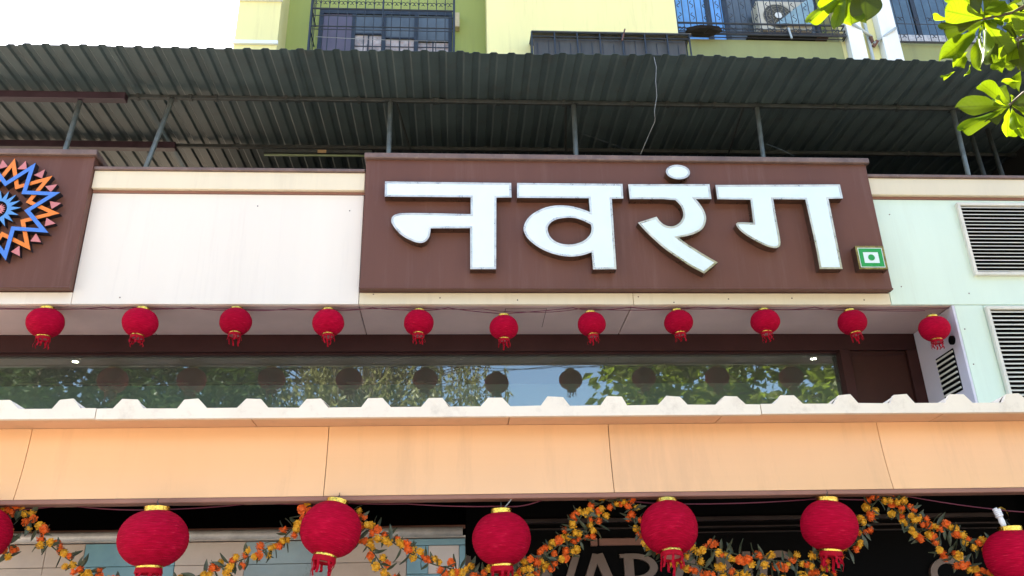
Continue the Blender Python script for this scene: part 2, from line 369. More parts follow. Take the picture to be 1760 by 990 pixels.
# pillar: its left face
box('pillar_side', mat('lilac_white_acp', (.70, .66, .72), .45, var=.04), B, (5.37, 8.501, 3.3, 5.398, 9.379, 5.179), .003)
def louvre(x0, z0, x1, z1, n, y=8.45, lab=None):
    fr = MB()
    fr.box(x0, y, z1-.035, x1, y+.05, z1); fr.box(x0, y, z0, x1, y+.05, z0+.035)
    fr.box(x0, y+.001, z0+.035, x0+.035, y+.05, z1-.035); fr.box(x1-.035, y+.001, z0+.035, x1, y+.05, z1-.035)
    f = fr.build('louvre_vent', ALU, B, bevel=.003)
    if lab: f['label'] = lab
    box('recess_shade_plate', BLACK, f, (x0+.036, y+.046, z0+.036, x1-.036, y+.0485, z1-.036))  # black plate stands for the shade of a recess behind the slats
    h = (z1-z0-.07)/n; me = None
    for i in range(n):
        z = z0+.035+h*(i+.5)
        if me is None:
            ms = MB().add([(x0+.036, -.012, -h*.34),(x1-.036, -.012, -h*.34),(x1-.036, .026, h*.16),(x0+.036, .026, h*.16),
                           (x0+.036, -.012, -h*.12),(x1-.036, -.012, -h*.12),(x1-.036, .026, h*.30),(x0+.036, .026, h*.30)],
                          [(0,3,2,1),(4,5,6,7),(0,1,5,4),(1,2,6,5),(2,3,7,6),(3,0,4,7)])
            me = ms.mesh('slat', ALU)
        s_ = link('slat', me, f); s_.location = (0, y+.016, z+random.uniform(-.0015, .0015))
louvre(5.70, 5.525, 7.6, 6.44, 19, lab='upper slatted vent in the mint-cast white wall')
louvre(5.725, 3.75, 7.6, 5.150, 27, lab='lower slatted vent in the mint-cast white wall')
# small vent in the pillar's side face (slats run along Y)
sv = MB().box(5.362, 8.66, 4.27, 5.3695, 9.03, 4.74).build('louvre_vent', BLACK, B); sv['label'] = 'small dark slatted vent in the side of the pillar'
sm = MB().box(-.012, 8.665, -.009, .0, 9.025, .009).mesh('slat', ALU)
for i in range(8):
    s_ = link('slat', sm, sv); s_.location = (5.361, 0, 4.30+i*.058)
MB().tube([(5.345, 8.63, 4.82), (5.369, 8.63, 4.82)], .05, 14).build('round_socket', BLACK, B)
# room behind the glass
box('room_ceiling', INTR, B, (-9, 9.62, 5.18, 5.3, 12.3, 5.22))
box('room_back_wall', INTR, B, (-9, 12.3, 3.2, 5.3, 12.36, 5.22))
box('room_floor', CHAR, B, (-9, 9.62, 3.14, 5.3, 12.3, 3.2))
box('room_partition', INTR, B, (-9.1, 9.62, 3.2, -9, 12.3, 5.2)); box('room_partition', INTR, B, (5.3, 9.62, 3.2, 5.36, 12.3, 5.2))
for a, b in ((-4.9, -3.2), (-2.75, -2.1), (-1.15, .2)):
    cw = MB(); n_ = int((b-a)/.03); pts = [(a+(b-a)*i/n_, 9.78+.045*math.sin(i*.95)+.02*math.sin(i*.31)) for i in range(n_+1)]
    cw.add([(x, y, 4.72) for x, y in pts]+[(x, y+.01*math.sin(x*9), 3.6) for x, y in pts], [(i, i+1, n_+2+i, n_+1+i) for i in range(n_)])
    cu = cw.build('curtain', CURT, None, smooth=True); tag(cu, {-4.9: 'brown pleated curtain inside the window, under the star emblem end', -2.75: 'narrow brown curtain inside the window, below the blank white panel', -1.15: 'brown curtain inside the window, below the first big letter'}[a], 'curtain', 'curtains inside the window')
    MB().tube([(a-.15, 9.77, 4.735), (b+.1, 9.77, 4.735)], .012, 6).build('curtain_rod', GOLDL, cu)
for i, (p, lb) in enumerate((((-4.566,10.149,5.14), 'small lit ceiling lamp behind the window at its left end'), ((4.437,10.129,5.14), 'small lit ceiling lamp behind the window beside the brown door'))):
    e = empty('ceiling_lamp', p); tag(e, lb, 'lamp', 'ceiling lamps inside the window')
    MB().lathe([(0, -.004), (.035, -.004), (.035, .006)], 14).build('bulb', LAMPW, e); MB().lathe([(.036, -.008), (.05, -.008), (.05, .028), (.036, .028)], 14).build('rim', ALU, e)
# body of the storey below and terrace slab
box('storey_core', CHAR, B, (5.41, 8.56, .12, 9.5, 12.3, 5.18)); box('terrace_slab', CHAR, B, (-9, 8.78, 6.5, 9.5, 12.3, 6.6))

# ------------------------------------------------------------------ signs
S = empty('sign_board', (0, 0, 0)); tag(S, 'wide brown sign board with four big white Devanagari letters', 'sign')
def board(parent, x0, x1):
    box('board', BROWN, parent, (x0, 8.40, 5.325, x1, 8.499, 6.90), .004)
    box('board_lip', BROWN, parent, (x0-.006, 8.392, 5.318, x1+.006, 8.47, 5.338), .004)
    box('cap_flashing', CAP, parent, (x0-.02, 8.355, 6.895, x1+.03, 8.80, 6.965), .008)
    box('board_back', BROWN, parent, (x0+.01, 8.501, 6.75, x1-.01, 8.75, 6.894))
board(S, -1.035, 4.69)
YL = 8.30
LET = dict(
 na=[[(-0.808,6.553),(0.571,6.548),(0.571,6.365),(0.405,6.363),(0.389,5.5),(0.117,5.499),(0.118,5.984),(-0.304,5.979),(-0.306,5.927),(-0.318,5.867),(-0.35,5.823),(-0.389,5.804),(-0.441,5.805),(-0.513,5.833),(-0.606,5.888),(-0.673,5.961),(-0.715,6.028),(-0.727,6.073),(-0.718,6.118),(-0.679,6.148),(-0.614,6.164),(-0.27,6.163),(0.124,6.154),(0.125,6.364),(-0.805,6.364)]],
 va=[[(0.636,6.549),(1.808,6.549),(1.803,6.363),(1.675,6.359),(1.665,5.504),(1.415,5.5),(1.412,5.703),(1.328,5.67),(1.235,5.651),(1.129,5.65),(1.024,5.673),(0.92,5.712),(0.817,5.778),(0.74,5.851),(0.702,5.918),(0.688,5.977),(0.703,6.045),(0.748,6.121),(0.817,6.182),(0.914,6.236),(1.009,6.265),(1.105,6.273),(1.213,6.265),(1.306,6.24),(1.373,6.213),(1.423,6.192),(1.42,6.364),(0.631,6.362)],
     [(0.95,5.957),(0.952,6.002),(0.981,6.054),(1.043,6.096),(1.124,6.116),(1.192,6.121),(1.272,6.114),(1.338,6.087),(1.384,6.062),(1.423,6.039),(1.43,5.99),(1.417,5.93),(1.387,5.885),(1.338,5.84),(1.269,5.807),(1.189,5.791),(1.096,5.798),(1.025,5.83),(0.974,5.882)]],
 ra=[[(1.871,6.545),(2.788,6.556),(2.79,6.366),(2.613,6.364),(2.66,6.29),(2.693,6.213),(2.705,6.136),(2.69,6.067),(2.655,5.998),(2.595,5.952),(2.509,5.914),(2.371,5.883),(2.445,5.816),(2.545,5.742),(2.644,5.669),(2.767,5.588),(2.604,5.457),(2.469,5.536),(2.32,5.653),(2.196,5.755),(2.074,5.889),(2,5.979),(1.94,6.064),(2.153,6.139),(2.186,6.078),(2.236,6.033),(2.289,6.018),(2.344,6.026),(2.403,6.065),(2.443,6.126),(2.456,6.18),(2.443,6.257),(2.414,6.311),(2.371,6.361),(1.875,6.358)]],
 ga=[[(2.854,6.546),(4.283,6.568),(4.287,6.388),(4.119,6.381),(4.12,6.298),(4.125,5.515),(3.872,5.514),(3.874,5.783),(3.852,6.37),(3.487,6.371),(3.487,6.096),(3.493,5.889),(3.487,5.808),(3.464,5.774),(3.424,5.76),(3.352,5.773),(3.26,5.82),(3.147,5.894),(3.058,5.976),(3.028,6.031),(3.026,6.058),(3.053,6.079),(3.22,6.071),(3.229,6.361),(2.855,6.365)]],
)
cx, cz = [(2.448,6.71)][0]
LET['dot'] = [[(cx+.137*math.cos(2*math.pi*i/32), cz+.095*math.sin(2*math.pi*i/32)) for i in range(32)]]
for k, loops in LET.items():
    loops = [smooth_loop(l_) if k != 'dot' else l_ for l_ in loops]
    lo = MB().prism(loops, YL, 8.399).build('letter', SIDE, S)
    if k == 'dot': lo['label'] = 'white dot above the third letter'
    rim = [loops[0], offset_loop(loops[0], .022)]
    tr = MB().prism(rim, YL-.007, YL-.0005, back=False).build('trim', GOLDL, lo)
    inner = [offset_loop(loops[0], .0225)]
    if len(loops) > 1:
        MB().prism([offset_loop(loops[1], -.022), loops[1]], YL-.007, YL-.0005, back=False).build('trim', GOLDL, lo)
        inner.append(offset_loop(loops[1], -.0225))
    MB().prism(inner, YL-.005, YL-.0007, back=False).build('face', ACRY, lo)
# green square mark at the sign's right corner
x0, z0, x1, z1 = (4.312,5.514,4.631,5.795)
vb = MB().box(x0, YL, z0, x1, 8.399, z1).build('square_mark', SIDE, S); vb['label'] = 'small green square mark with a green dot on white'
def sq(x0, z0, x1, z1): return [(x0, z0), (x1, z0), (x1, z1), (x0, z1)]
def ins(d): return sq(x0+d, z0+d, x1-d, z1-d)
MB().prism([ins(0), ins(.022)], YL-.006, YL-.0005, back=False).build('trim', mat('aged_gold_trim', (.42, .30, .10), .35, metal=.8, var=.4, scale=25), vb)
MB().prism([ins(.0225), ins(.031)], YL-.003, YL-.0006, back=False).build('border', ACRY, vb)
MB().prism([ins(.0315), ins(.075)], YL-.005, YL-.0006, back=False).build('green_ring', GREENS, vb)
MB().prism([ins(.0755)], YL-.003, YL-.0006, back=False).build('face', ACRY, vb)
cx, cz = (x0+x1)/2, (z0+z1)/2
MB().prism([[(cx+.036*math.cos(i*math.pi/10), cz+.036*math.sin(i*math.pi/10)) for i in range(20)]], YL-.009, YL-.0032, back=False).build('green_dot', GREENS, vb)

S2 = empty('sign_board', (0, 0, 0)); tag(S2, 'brown sign board with an orange, blue and pink star emblem', 'sign')
board(S2, -8.2, -3.985)
EX, EZ = -4.83, 6.19
def star(n, R0, r0, a0):
    return [(EX+q*math.cos(R(a0+180*i/n)), EZ+q*math.sin(R(a0+180*i/n))) for i in range(2*n) for q in ((R0 if i % 2 == 0 else r0),)]
def plate(name, m, loops, yf, lab=None):
    o = MB().prism(loops, yf, 8.399).build(name, EBLK, S2)
    if lab: o['label'] = lab
    MB().prism([loops[0]]+loops[1:], yf-.006, yf-.0005, back=False).build('face', m, o)
    return o
for a0, m_, yf, nm, lb in ((-3.6, ORANGE, 8.335, 'star_band', 'orange zigzag star band'), (18.9, BLUE, 8.318, 'star_band', 'blue zigzag star band')):
    o_ = star(8, .632, .335, a0); plate(nm, m_, [o_, offset_loop(o_, .042)], yf, lb)
for k in range(16):
    a = 7.6+22.5*k
    pts = [(EX+r_*math.cos(R(a+d)), EZ+r_*math.sin(R(a+d))) for r_, d in ((.505, 0), (.60, -6.4), (.60, 6.4))]
    pts = [(EX+r_*math.cos(R(a+d)), EZ+r_*math.sin(R(a+d))) for r_, d in ((.51, 5.0), (.535, -5.6), (.625, 0.6))]
    plate('pink_triangle', PINK, [pts], 8.345)
plate('rosette', LBLUE, [star(16, .228, .125, 6), [(EX+.088*math.cos(i*math.pi/12), EZ+.10*math.sin(i*math.pi/12)) for i in range(24)]], 8.33, 'small light blue sixteen-pointed rosette')
plate('rosette', PINK, [star(16, .075, .045, 0), [(EX+.022*math.cos(i*math.pi/6), EZ+.022*math.sin(i*math.pi/6)) for i in range(12)]], 8.33, 'tiny pink rosette at the centre')

# ------------------------------------------------------------------ shed roof over the terrace
H = empty('terrace_shed', (0, 0, 0)); tag(H, 'dark corrugated metal shed roof on steel poles above the signs', 'shed roof')
PER = .2
def corrug(width, per, top, base, h):
    p = []; x = -width/2; n = round(width/per)
    for i in range(n):
        c = x+per*(i+.5); p += [(c-base/2, 0), (c-top/2, h), (c+top/2, h), (c+base/2, 0)]
    return [(-width/2, 0)]+p+[(width/2, 0)]
def sheet_mesh(name, m, prof, y0, y1, slope, t=.003, ny=1):
    mb = MB(); n = len(prof)
    for k in range(ny+1):
        y = y0+(y1-y0)*k/ny; zz = (y-y0)*slope
        mb.v += [(x, y, z+zz) for x, z in prof]+[(x, y, z+zz+t) for x, z in prof]
    for k in range(ny):
        o = k*2*n; q = (k+1)*2*n
        for i in range(n-1):
            mb.f.append((o+i, o+i+1, q+i+1, q+i)); mb.f.append((o+n+i, q+n+i, q+n+i+1, o+n+i+1))
    for i in range(n-1):
        mb.f.append((i, n+i, n+i+1, i+1)); o = ny*2*n; mb.f.append((o+i, o+i+1, o+n+i+1, o+n+i))
    return mb.mesh(name, m)
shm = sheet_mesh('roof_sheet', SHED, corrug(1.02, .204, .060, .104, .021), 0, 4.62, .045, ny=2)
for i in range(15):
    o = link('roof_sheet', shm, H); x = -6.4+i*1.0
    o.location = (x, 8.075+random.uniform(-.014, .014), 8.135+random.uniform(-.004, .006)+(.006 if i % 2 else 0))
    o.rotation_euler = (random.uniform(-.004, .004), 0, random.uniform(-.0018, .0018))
def roofz(y): return 8.135+(y-8.075)*.045
for y, dz in ((9.0, .045), (10.15, .045), (11.4, .045)):
    MB().box(-4.0, y-.025, roofz(y)-dz-.025, 8.3, y+.025, roofz(y)-dz+.025).build('purlin', STEEL, H, bevel=.006)
for y in (8.985, 10.13):
    MB().box(-7, y-.05, roofz(y)-.12, -4.01+(.25 if y > 10 else 0)-.02, y+.05, roofz(y)-.02).build('purlin', PURPLE, H, bevel=.006)
cl = MB().box(-.018, -.032, -.034, .018, .032, .034).mesh('clip', STEEL)
for y in (9.0, 10.15):
    for i in range(14):
        o = link('clip', cl, H); o.location = (-3.8+i*.85+random.uniform(-.1, .1), y, roofz(y)-.045)
jx = [-3.3, -2.0, -.3, .45, 2.6, 3.2, 4.9]
for x in jx: MB().box(x, 8.965, roofz(9)-.08, x+.05, 9.03, roofz(9)-.012).build('bracket', STEEL, H, bevel=.004)
for xb, xt in ((-4.64, -4.57), (-3.66, -3.49), (-.848, -.85), (1.419, 1.428), (3.74, 3.77), (6.31, 6.34)):
    x0_ = xb-(xt-xb)*.6
    MB().tube([(x0_, 9.0, 6.6), (xt, 9.0, roofz(9)-.05)], .03, 8).build('pole', POLE, H, smooth=True)
    MB().box(xt-.05, 8.95, roofz(9)-.075, xt+.05, 9.05, roofz(9)-.0705).build('bracket', STEEL, H)
for x in (-.78, 1.33, 3.6): MB().tube([(x, 9.02, roofz(9)-.06), (x+.12, 10.1, roofz(10)-.10)], .016, 5).build('brace', STEEL, H)
for x in (6.9, 7.15): MB().tube([(x, 9.5, 6.6), (x-.05, 9.5, roofz(9.5)-.03)], .03, 8).build('pole', STEEL, H, smooth=True)

box('light_block_wall', CHAR, H, (7.9, 9.3, 6.6, 7.95, 12.69, 8.25))  # added to shut side light out of the shed
# loose tube light under the shed, cables
T = empty('tube_light', (-1.905,9.9,7.926)); tag(T, 'old greenish tube light hanging under the shed beside the big sign', 'light fitting')
xa, xb = (-2.567,9.9,7.917)[0]-T.location.x, (-1.146,9.9,7.936)[0]-T.location.x
MB().box(xa, -.03, .0, xb, .03, .05).build('housing', STEEL, T, bevel=.005)
MB().tube([(xa+.02, -.01, -.035), (xb, -.01, -.035)], .016, 8).build('tube', TUBE, T, smooth=True)
MB().box(.05, -.04, -.01, .16, -.031, .035).build('starter', mat('tan_label', (.4, .26, .13), .6), T)
o = MB().tube([*[(2.245,8.03,8.092),(2.26,8.03,7.951),(2.234,8.03,7.746),(2.229,8.03,7.545),(2.185,8.03,7.347),(2.179,8.03,7.206)] , *[(2.161,8.3,7.202),(2.045,8.3,6.943)]], .0032, 5).build('loose_cable', WIREG, smooth=True)
tag(o, 'pale grey cable hanging loose from the shed edge above the big sign', 'cable')
o = MB().tube([(1.438,9,7.713), (1.819,8.8,7.408), (2.169,8.75,7.225)], .0022, 4).build('loose_cable', STEEL); tag(o, 'thin dark wire running down from the pole behind the second letter', 'cable')
o = MB().tube([(3.805,9,7.567), (3.927,8.9,7.428), (4.039,8.78,7.252)], .0025, 4).build('loose_cable', POLE); tag(o, 'thin wire from the pole above the last letter to the sign top', 'cable')

# ------------------------------------------------------------------ apartment building behind
A = empty('apartment_building', (0, 0, 0)); tag(A, 'lime green and pale yellow apartment building rising behind the shed', 'building')
ZT = 15.8
def ab(name, m, b, bev=0., lab=None):
    o = box(name, m, A, b, bev)
    if lab: o['label'] = lab
    return o
ab('lower_wall', CHAR, (-3.9, 12.7, 0, 14, 12.98, 11.0))  # dark colour stands for the shade under the shed roof
ab('wall', LGREEN, (-3.9, 13.0, 8, 4.4, 13.2, ZT), lab='lime green recessed wall')
ab('wall', LGREEN, (4.0, 13.05, 8, 14, 13.2, ZT), lab='olive green wall behind the grilles')
ab('wall_core', CHAR, (-3.9, 13.22, 0, 14, 24, ZT-.1))
ab('yellow_bay', PLIME, (-3.92, 12.4, 8, -3.18, 12.995, ZT), lab='pale yellow bay at the left corner')
ab('moulding', PWHITE, (-3.94, 12.35, 12.70, -3.16, 12.398, 12.76)); ab('moulding', PWHITE, (-3.94, 12.35, 11.73, -3.16, 12.398, 11.80))
ab('yellow_bay', PLIME, (.49, 12.4, 8, 3.96, 12.995, ZT), lab='wide pale yellow bay with rusty stains')
OLIVE = mat('olive_plaster', (.27, .285, .115), .8, var=.1, scale=.9, streak=True, dirt=(.16, .15, .08), damt=.45, bump=.12, bscale=40)
ab('green_apron', OLIVE, (4.12, 12.55, 11.60, 7.06, 13.04, 12.18), .01)
ab('pilaster', PWHITE, (7.16, 12.45, 8, 7.45, 13.04, ZT), .006); ab('pilaster', PWHITE, (7.80, 12.45, 8, 8.12, 13.04, ZT), .006)
ab('yellow_strip', PLIME, (7.455, 12.62, 8, 7.795, 13.04, ZT)); ab('yellow_strip', PLIME, (7.06, 12.60, 8, 7.155, 13.04, ZT))
ab('green_apron', OLIVE, (8.125, 12.6, 10.6, 12, 13.04, 12.22), .01)
ab('roof_slab', CHAR, (-4.0, 12.3, ZT, 14.1, 24, ZT+.2))
# pipes on the yellow strip
pp = MB().tube([(7.60, 12.57, 8.6), (7.60, 12.57, 14.5)], .032, 8).build('drain_pipe', PVC, A, smooth=True)
MB().tube([(7.234,12.4,12.51), (7.65,12.52,12.269)], .027, 8).build('drain_pipe', PVC, A, smooth=True)
MB().tube([(8.075,12.4,12.395), (7.654,12.52,12.12)], .027, 8).build('drain_pipe', PVC, A, smooth=True)
RUSTJ = mat('rusty_joint', (.16, .07, .05), .7, var=.2)
MB().tube([(7.607,12.5,12.264), (7.653,12.55,12.159)], .034, 8).build('pipe_joint', RUSTJ, A); MB().tube([(7.722,12.5,12.173), (7.648,12.55,12.078)], .036, 8).build('pipe_joint', RUSTJ, A)
def curl(cx, cz, r, y, flip=1, n=10):
    return [(cx+flip*r*math.cos(R(a)), y, cz+r*math.sin(R(a))) for a in [200-i*(290/n) for i in range(n+1)]]
def scroll(x, z, s, y, flip=1):
    return [(x+flip*s*(.5*math.sin(t*2*math.pi/12)*(1-.25*abs(t-6)/6)), y, z+s*1.1*(t/6-1)) for t in range(13)]
# left grille cage and window
wn = MB()
zb, zt_ = 10.6, 12.98
wx = [-2.49, -1.98, -1.93, -1.42, -1.37, -.83, -.78, -.18]
for a in (-2.55, -1.955, -1.395, -.805, -.17): wn.box(a-.035, 12.93, zb, a+.035, 12.995, zt_)
wn.box(-2.585, 12.925, zt_-.05, -.135, 12.994, zt_+.06)
wf = wn.build('window_frame', GRILL, A); wf['label'] = 'dark four-pane window behind the left grille'
box('pane', mat('violet_grey_pane', (.12, .10, .14), .35, var=.1), wf, (-2.515, 12.95, zb, -1.99, 12.965, zt_-.051))
for a, b, zl in ((-1.92, -1.43, 12.50), (-1.36, -.84, 12.42), (-.77, -.205, 12.36)):
    box('pane', APTGR, wf, (a, 12.95, zl, b, 12.965, zt_-.051)); box('rail', GRILL, wf, (a, 12.94, zl-.035, b, 12.97, zl-.001))
    lw = MB(); z = zl-.04; nb = 9
    for q in range(nb): lw.box(a, 12.955, zb+(z-zb)*q/nb+.006, b, 12.97, zb+(z-zb)*(q+1)/nb)
    box('pane', mat('pale_blind', (.50, .44, .42), .5, var=.45, scale=5, dirt=(.55, .18, .06), damt=.7), wf, (a, 12.972, zb, b, 12.98, z))
    MB().box((a+b)/2-.012, 12.945, zb, (a+b)/2+.012, 12.968, z).build('mullion', GRILL, wf)
    bl = MB()
    for q in range(13): bl.box(a, 12.962, zb+.1+q*.125, b, 12.970, zb+.118+q*.125)
    bl.build('bars', GRILL, wf)
gr = MB(); yg = 12.5
xs_ = [-2.66+i*.160 for i in range(17)]
for x in xs_: gr.tube([(x, yg, 10.4), (x, yg, 12.84)], .0085, 4)
for z, r_ in ((12.66, .018), (12.50, .009), (12.26, .012), (12.19, .008), (11.55, .012)): gr.tube([(xs_[0], yg, z), (xs_[-1], yg, z)], r_, 5)
for x in xs_[:-1]:
    gr.tube(curl(x+.045, 12.80, .035, yg), .008, 4); gr.tube(curl(x+.115, 12.80, .035, yg, -1), .008, 4)
for x in (xs_[0], xs_[-1]):
    gr.tube([(x, yg, 10.4), (x, yg, 13.6)], .022, 5)
    for z in (12.66, 12.2, 11.6): gr.tube([(x, yg, z), (x, 12.99, z)], .012, 4)
    for y in (12.62, 12.74, 12.86): gr.tube([(x, y, 10.4), (x, y, 13.6)], .008, 4)
gr.tube([(-1.38, yg, 12.3), (-1.38, yg, 13.6)], .018, 5)
for x in xs_: gr.tube([(x, yg, 12.84), (x, yg, 13.7)], .0085, 4)
gr.build('window_grille', GRILL, A)['label'] = 'black iron cage grille over the left window'
gz = MB().tube([(-2.528,12.44,11.97), (-1.95,12.46,11.962), (-0.925,12.46,11.935), (-0.203,12.44,11.922)], .006, 4).build('clothes_wire', WIREG, A)
MB().box(-.10, 12.86, 12.62, .0, 12.995, 12.95).build('pipe_box', mat('stained_cream', (.6, .5, .3), .7, var=.2), A)
# dark awning cage in front of the wide yellow bay
TX0, TX1 = 1.25, 4.02
aw = MB().box(TX0+.03, 12.07, 10.7, TX1-.06, 12.09, 11.72).build('awning_box', mat('dark_tin_sheet', (.075, .072, .065), .6, var=.3, scale=5, streak=True, dirt=(.12, .06, .035), damt=.5), A)
aw['label'] = 'dark tin box cage projecting from the yellow bay'
fr = MB()
for z, r_ in ((11.80, .022), (11.70, .016)): fr.tube([(TX0, 12.0, z), (TX1, 12.0, z)], r_, 5)
for i in range(8):
    x = TX0+(TX1-TX0)*i/7; fr.tube([(x, 12.0, 10.7), (x, 12.0, 11.80)], .016, 5); fr.tube([(x, 12.0, 11.78), (x, 12.39, 11.86)], .014, 5)
for x in (TX0, TX1): fr.tube([(x, 12.2, 10.7), (x, 12.2, 11.82)], .012, 5)
fr.build('bars', GRILL, aw)
box('tin_top', mat('rusty_tin_top', (.20, .17, .14), .6, var=.3, scale=6), aw, (TX0, 12.01, 11.825, TX1+.05, 12.398, 11.84))
for i in range(14): box('seam', GRILL, aw, (TX0+.1+i*.19, 12.06, 10.7, TX0+.108+i*.19, 12.069, 11.70+random.uniform(-.1, 0)))
MB().tube([(2.893,12,11.898), (2.818,11.98,11.624)], .014, 5).build('rod', RUSTJ, aw)
# right window with grille and AC
wr = MB()
for a in (4.02, 4.78, 5.12, 5.72, 6.9): wr.box(a-.05, 12.96, 12.2, a+.05, 13.045, 14.2)
wr.box(3.97, 12.955, 12.2, 6.95, 13.044, 12.26)
wf2 = wr.build('window_frame', GRILL, A); wf2['label'] = 'dark window frame with panes painted sky-reflection blue behind the right grille'
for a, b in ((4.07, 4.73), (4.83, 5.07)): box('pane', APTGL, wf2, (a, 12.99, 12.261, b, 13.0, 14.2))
for a, b in ((5.17, 5.67), (5.77, 6.85)): box('pane', APTGR, wf2, (a, 12.99, 12.261, b, 13.0, 14.2))
g2 = MB(); yg = 12.45
x = 3.99
while x < 7.1:
    g2.tube([(x, yg, 12.22), (x, yg, 13.8)], .009, 4); x += .12
for i in range(13):
    x = 4.05+i*.24
    for z in (12.62, 12.9, 13.2): g2.tube(scroll(x, z, .07, yg, 1 if i % 2 else -1), .008, 4)
    g2.tube(curl(x-.03, 12.33, .035, yg), .008, 4); g2.tube(curl(x+.05, 12.33, .035, yg, -1), .008, 4)
for z, r_ in ((12.46, .020), (12.22, .024), (12.27, .012), (12.34, .010)): g2.tube([(3.99, yg, z), (7.12, yg, z)], r_, 5)
for z in (12.22, 12.27, 12.34, 12.46): g2.tube([(7.12, yg, z), (7.12, 13.0, z)], .014, 4)
for k in range(6): g2.tube([(3.99, yg+.09*k, 12.215), (7.12, yg+.09*k, 12.215)], .012, 4)
g2.build('window_grille', GRILL, A)['label'] = 'scrolled iron balcony grille on the right'
# far right window
w3 = MB()
for a in (8.16, 8.9, 9.9, 11.0): w3.box(a-.04, 12.96, 12.46, a+.04, 13.045, 14.2)
w3.box(8.12, 12.957, 12.40, 11.04, 13.046, 12.459); wf3 = w3.build('window_frame', GRILL, A); wf3['label'] = 'dark window frame beside the white pilaster at far right'
for a, b in ((8.21, 8.85), (8.95, 9.85), (9.95, 10.95)): box('pane', mat('slate_blue_pane', (.075, .13, .18), .2, var=.2, scale=3), wf3, (a, 12.99, 12.4, b, 13.0, 14.2))
box('sill', SILL, A, (8.13, 12.58, 12.23, 12, 12.955, 12.40), .006)
g3 = MB(); yg = 12.52; x = 8.2
while x < 11.5:
    g3.tube([(x, yg, 12.18), (x, yg, 13.9)], .009, 4); x += .145
for i in range(12):
    x = 8.27+i*.29
    for z in (12.32, 12.72): g3.tube(curl(x-.035, z, .035, yg), .008, 4); g3.tube(curl(x+.045, z, .035, yg, -1), .008, 4)
g3.tube([(8.15, yg, 12.18), (11.6, yg, 12.18)], .018, 5); g3.tube([(8.15, yg, 12.60), (11.6, yg, 12.60)], .009, 4)
g3.build('window_grille', GRILL, A)['label'] = 'iron grille beside the white pilaster at far right'
# AC unit, sheet, rags on the right balcony
ax0, az0, ax1, az1 = (5.599,12.477,6.598,13.175)
AC = empty('ac_unit', ((ax0+ax1)/2, 12.62, az0)); tag(AC, 'beige outdoor air conditioner unit on the balcony behind the grille', 'air conditioner')
hw, hh = (ax1-ax0)/2, az1-az0
box('casing', ACW, AC, (-hw, 0, 0, hw, .3, hh), .015)
fx, fz, fr_ = -.12, hh*.47, hh*.40
MB().prism([[(fx+fr_*math.cos(i*math.pi/14), fz+fr_*math.sin(i*math.pi/14)) for i in range(28)]], -.006, -.001, back=False).build('fan_opening', ACD, AC)
fg = MB()
for k in range(5):
    q = fr_*(k+1)/5; fg.tube([(fx+q*math.cos(i*math.pi/12), -.02, fz+q*math.sin(i*math.pi/12)) for i in range(25)], .0042, 4, cap=False)
for k in range(12): fg.tube([(fx, -.018, fz), (fx+fr_*math.cos(k*math.pi/6), -.018, fz+fr_*math.sin(k*math.pi/6))], .005, 4)
fg.build('fan_guard', mat('guard_grey', (.30, .28, .22), .5), AC); MB().prism([[(fx+.07*math.cos(i*math.pi/8), fz+.07*math.sin(i*math.pi/8)) for i in range(16)]], -.034, -.025).build('fan_badge', PWHITE, AC)
def crumple(name, m, pts, y, amp, lab, cat, nu=10):
    # cloth patch between three corner points, crumpled in depth
    a, b, c = [Vector(p) for p in pts]; vs = []; fs = []; idx = {}
    for i in range(nu+1):
        for j in range(nu+1-i):
            p = a+(b-a)*i/nu+(c-a)*j/nu; idx[i, j] = len(vs)
            vs.append((p.x, p.y+amp*(math.sin(i*1.7+j*.9)+.6*math.sin(j*2.3-i)), p.z))
    for i in range(nu):
        for j in range(nu-i):
            fs.append((idx[i, j], idx[i+1, j], idx[i, j+1]))
            if i+j < nu-1: fs.append((idx[i+1, j], idx[i+1, j+1], idx[i, j+1]))
    n = len(vs); vs += [(x, y+.006, z) for x, y, z in vs]; fs += [tuple(q+n for q in reversed(f)) for f in fs]
    o = MB().add(vs, fs).build(name, m, smooth=True, recalc=False); tag(o, lab, cat); return o
crumple('plastic_sheet', CLOTHB, ((5.877,12.53,12.56), (6.628,12.53,12.552), (6.678,12.53,13.25)), 0, .012, 'pale blue plastic sheet draped beside the air conditioner', 'plastic sheet')
o = MB().box(5.75, 12.50, 12.285, 6.85, 12.75, 12.325).build('wooden_plank', WOOD, bevel=.005); tag(o, 'rough reddish wooden plank lying under the air conditioner', 'plank')
o = MB().box(5.30, 12.47, 12.23, 6.6, 12.92, 12.279).build('dark_board', RAG, bevel=.01); tag(o, 'black board lying on the balcony grille under the plank', 'board')
rg = MB(); rg.lathe([(.0, .0), (.25, .01), (.34, .05), (.2, .09), (0, .10)], 14)
rg.v = [(x*1.0+random.uniform(-.03, .03), y*.5, z+random.uniform(-.012, .012)) for x, y, z in rg.v]
o = rg.build('dark_rag', RAG); o.location = (4.42, 12.36, 12.15); tag(o, 'black rag bundled on the left end of the right balcony rail', 'rag')
MB().tube([(6.03,12.4,12.344), (6.048,12.38,12.086)], .018, 6).build('drain_stub', PVC, A)

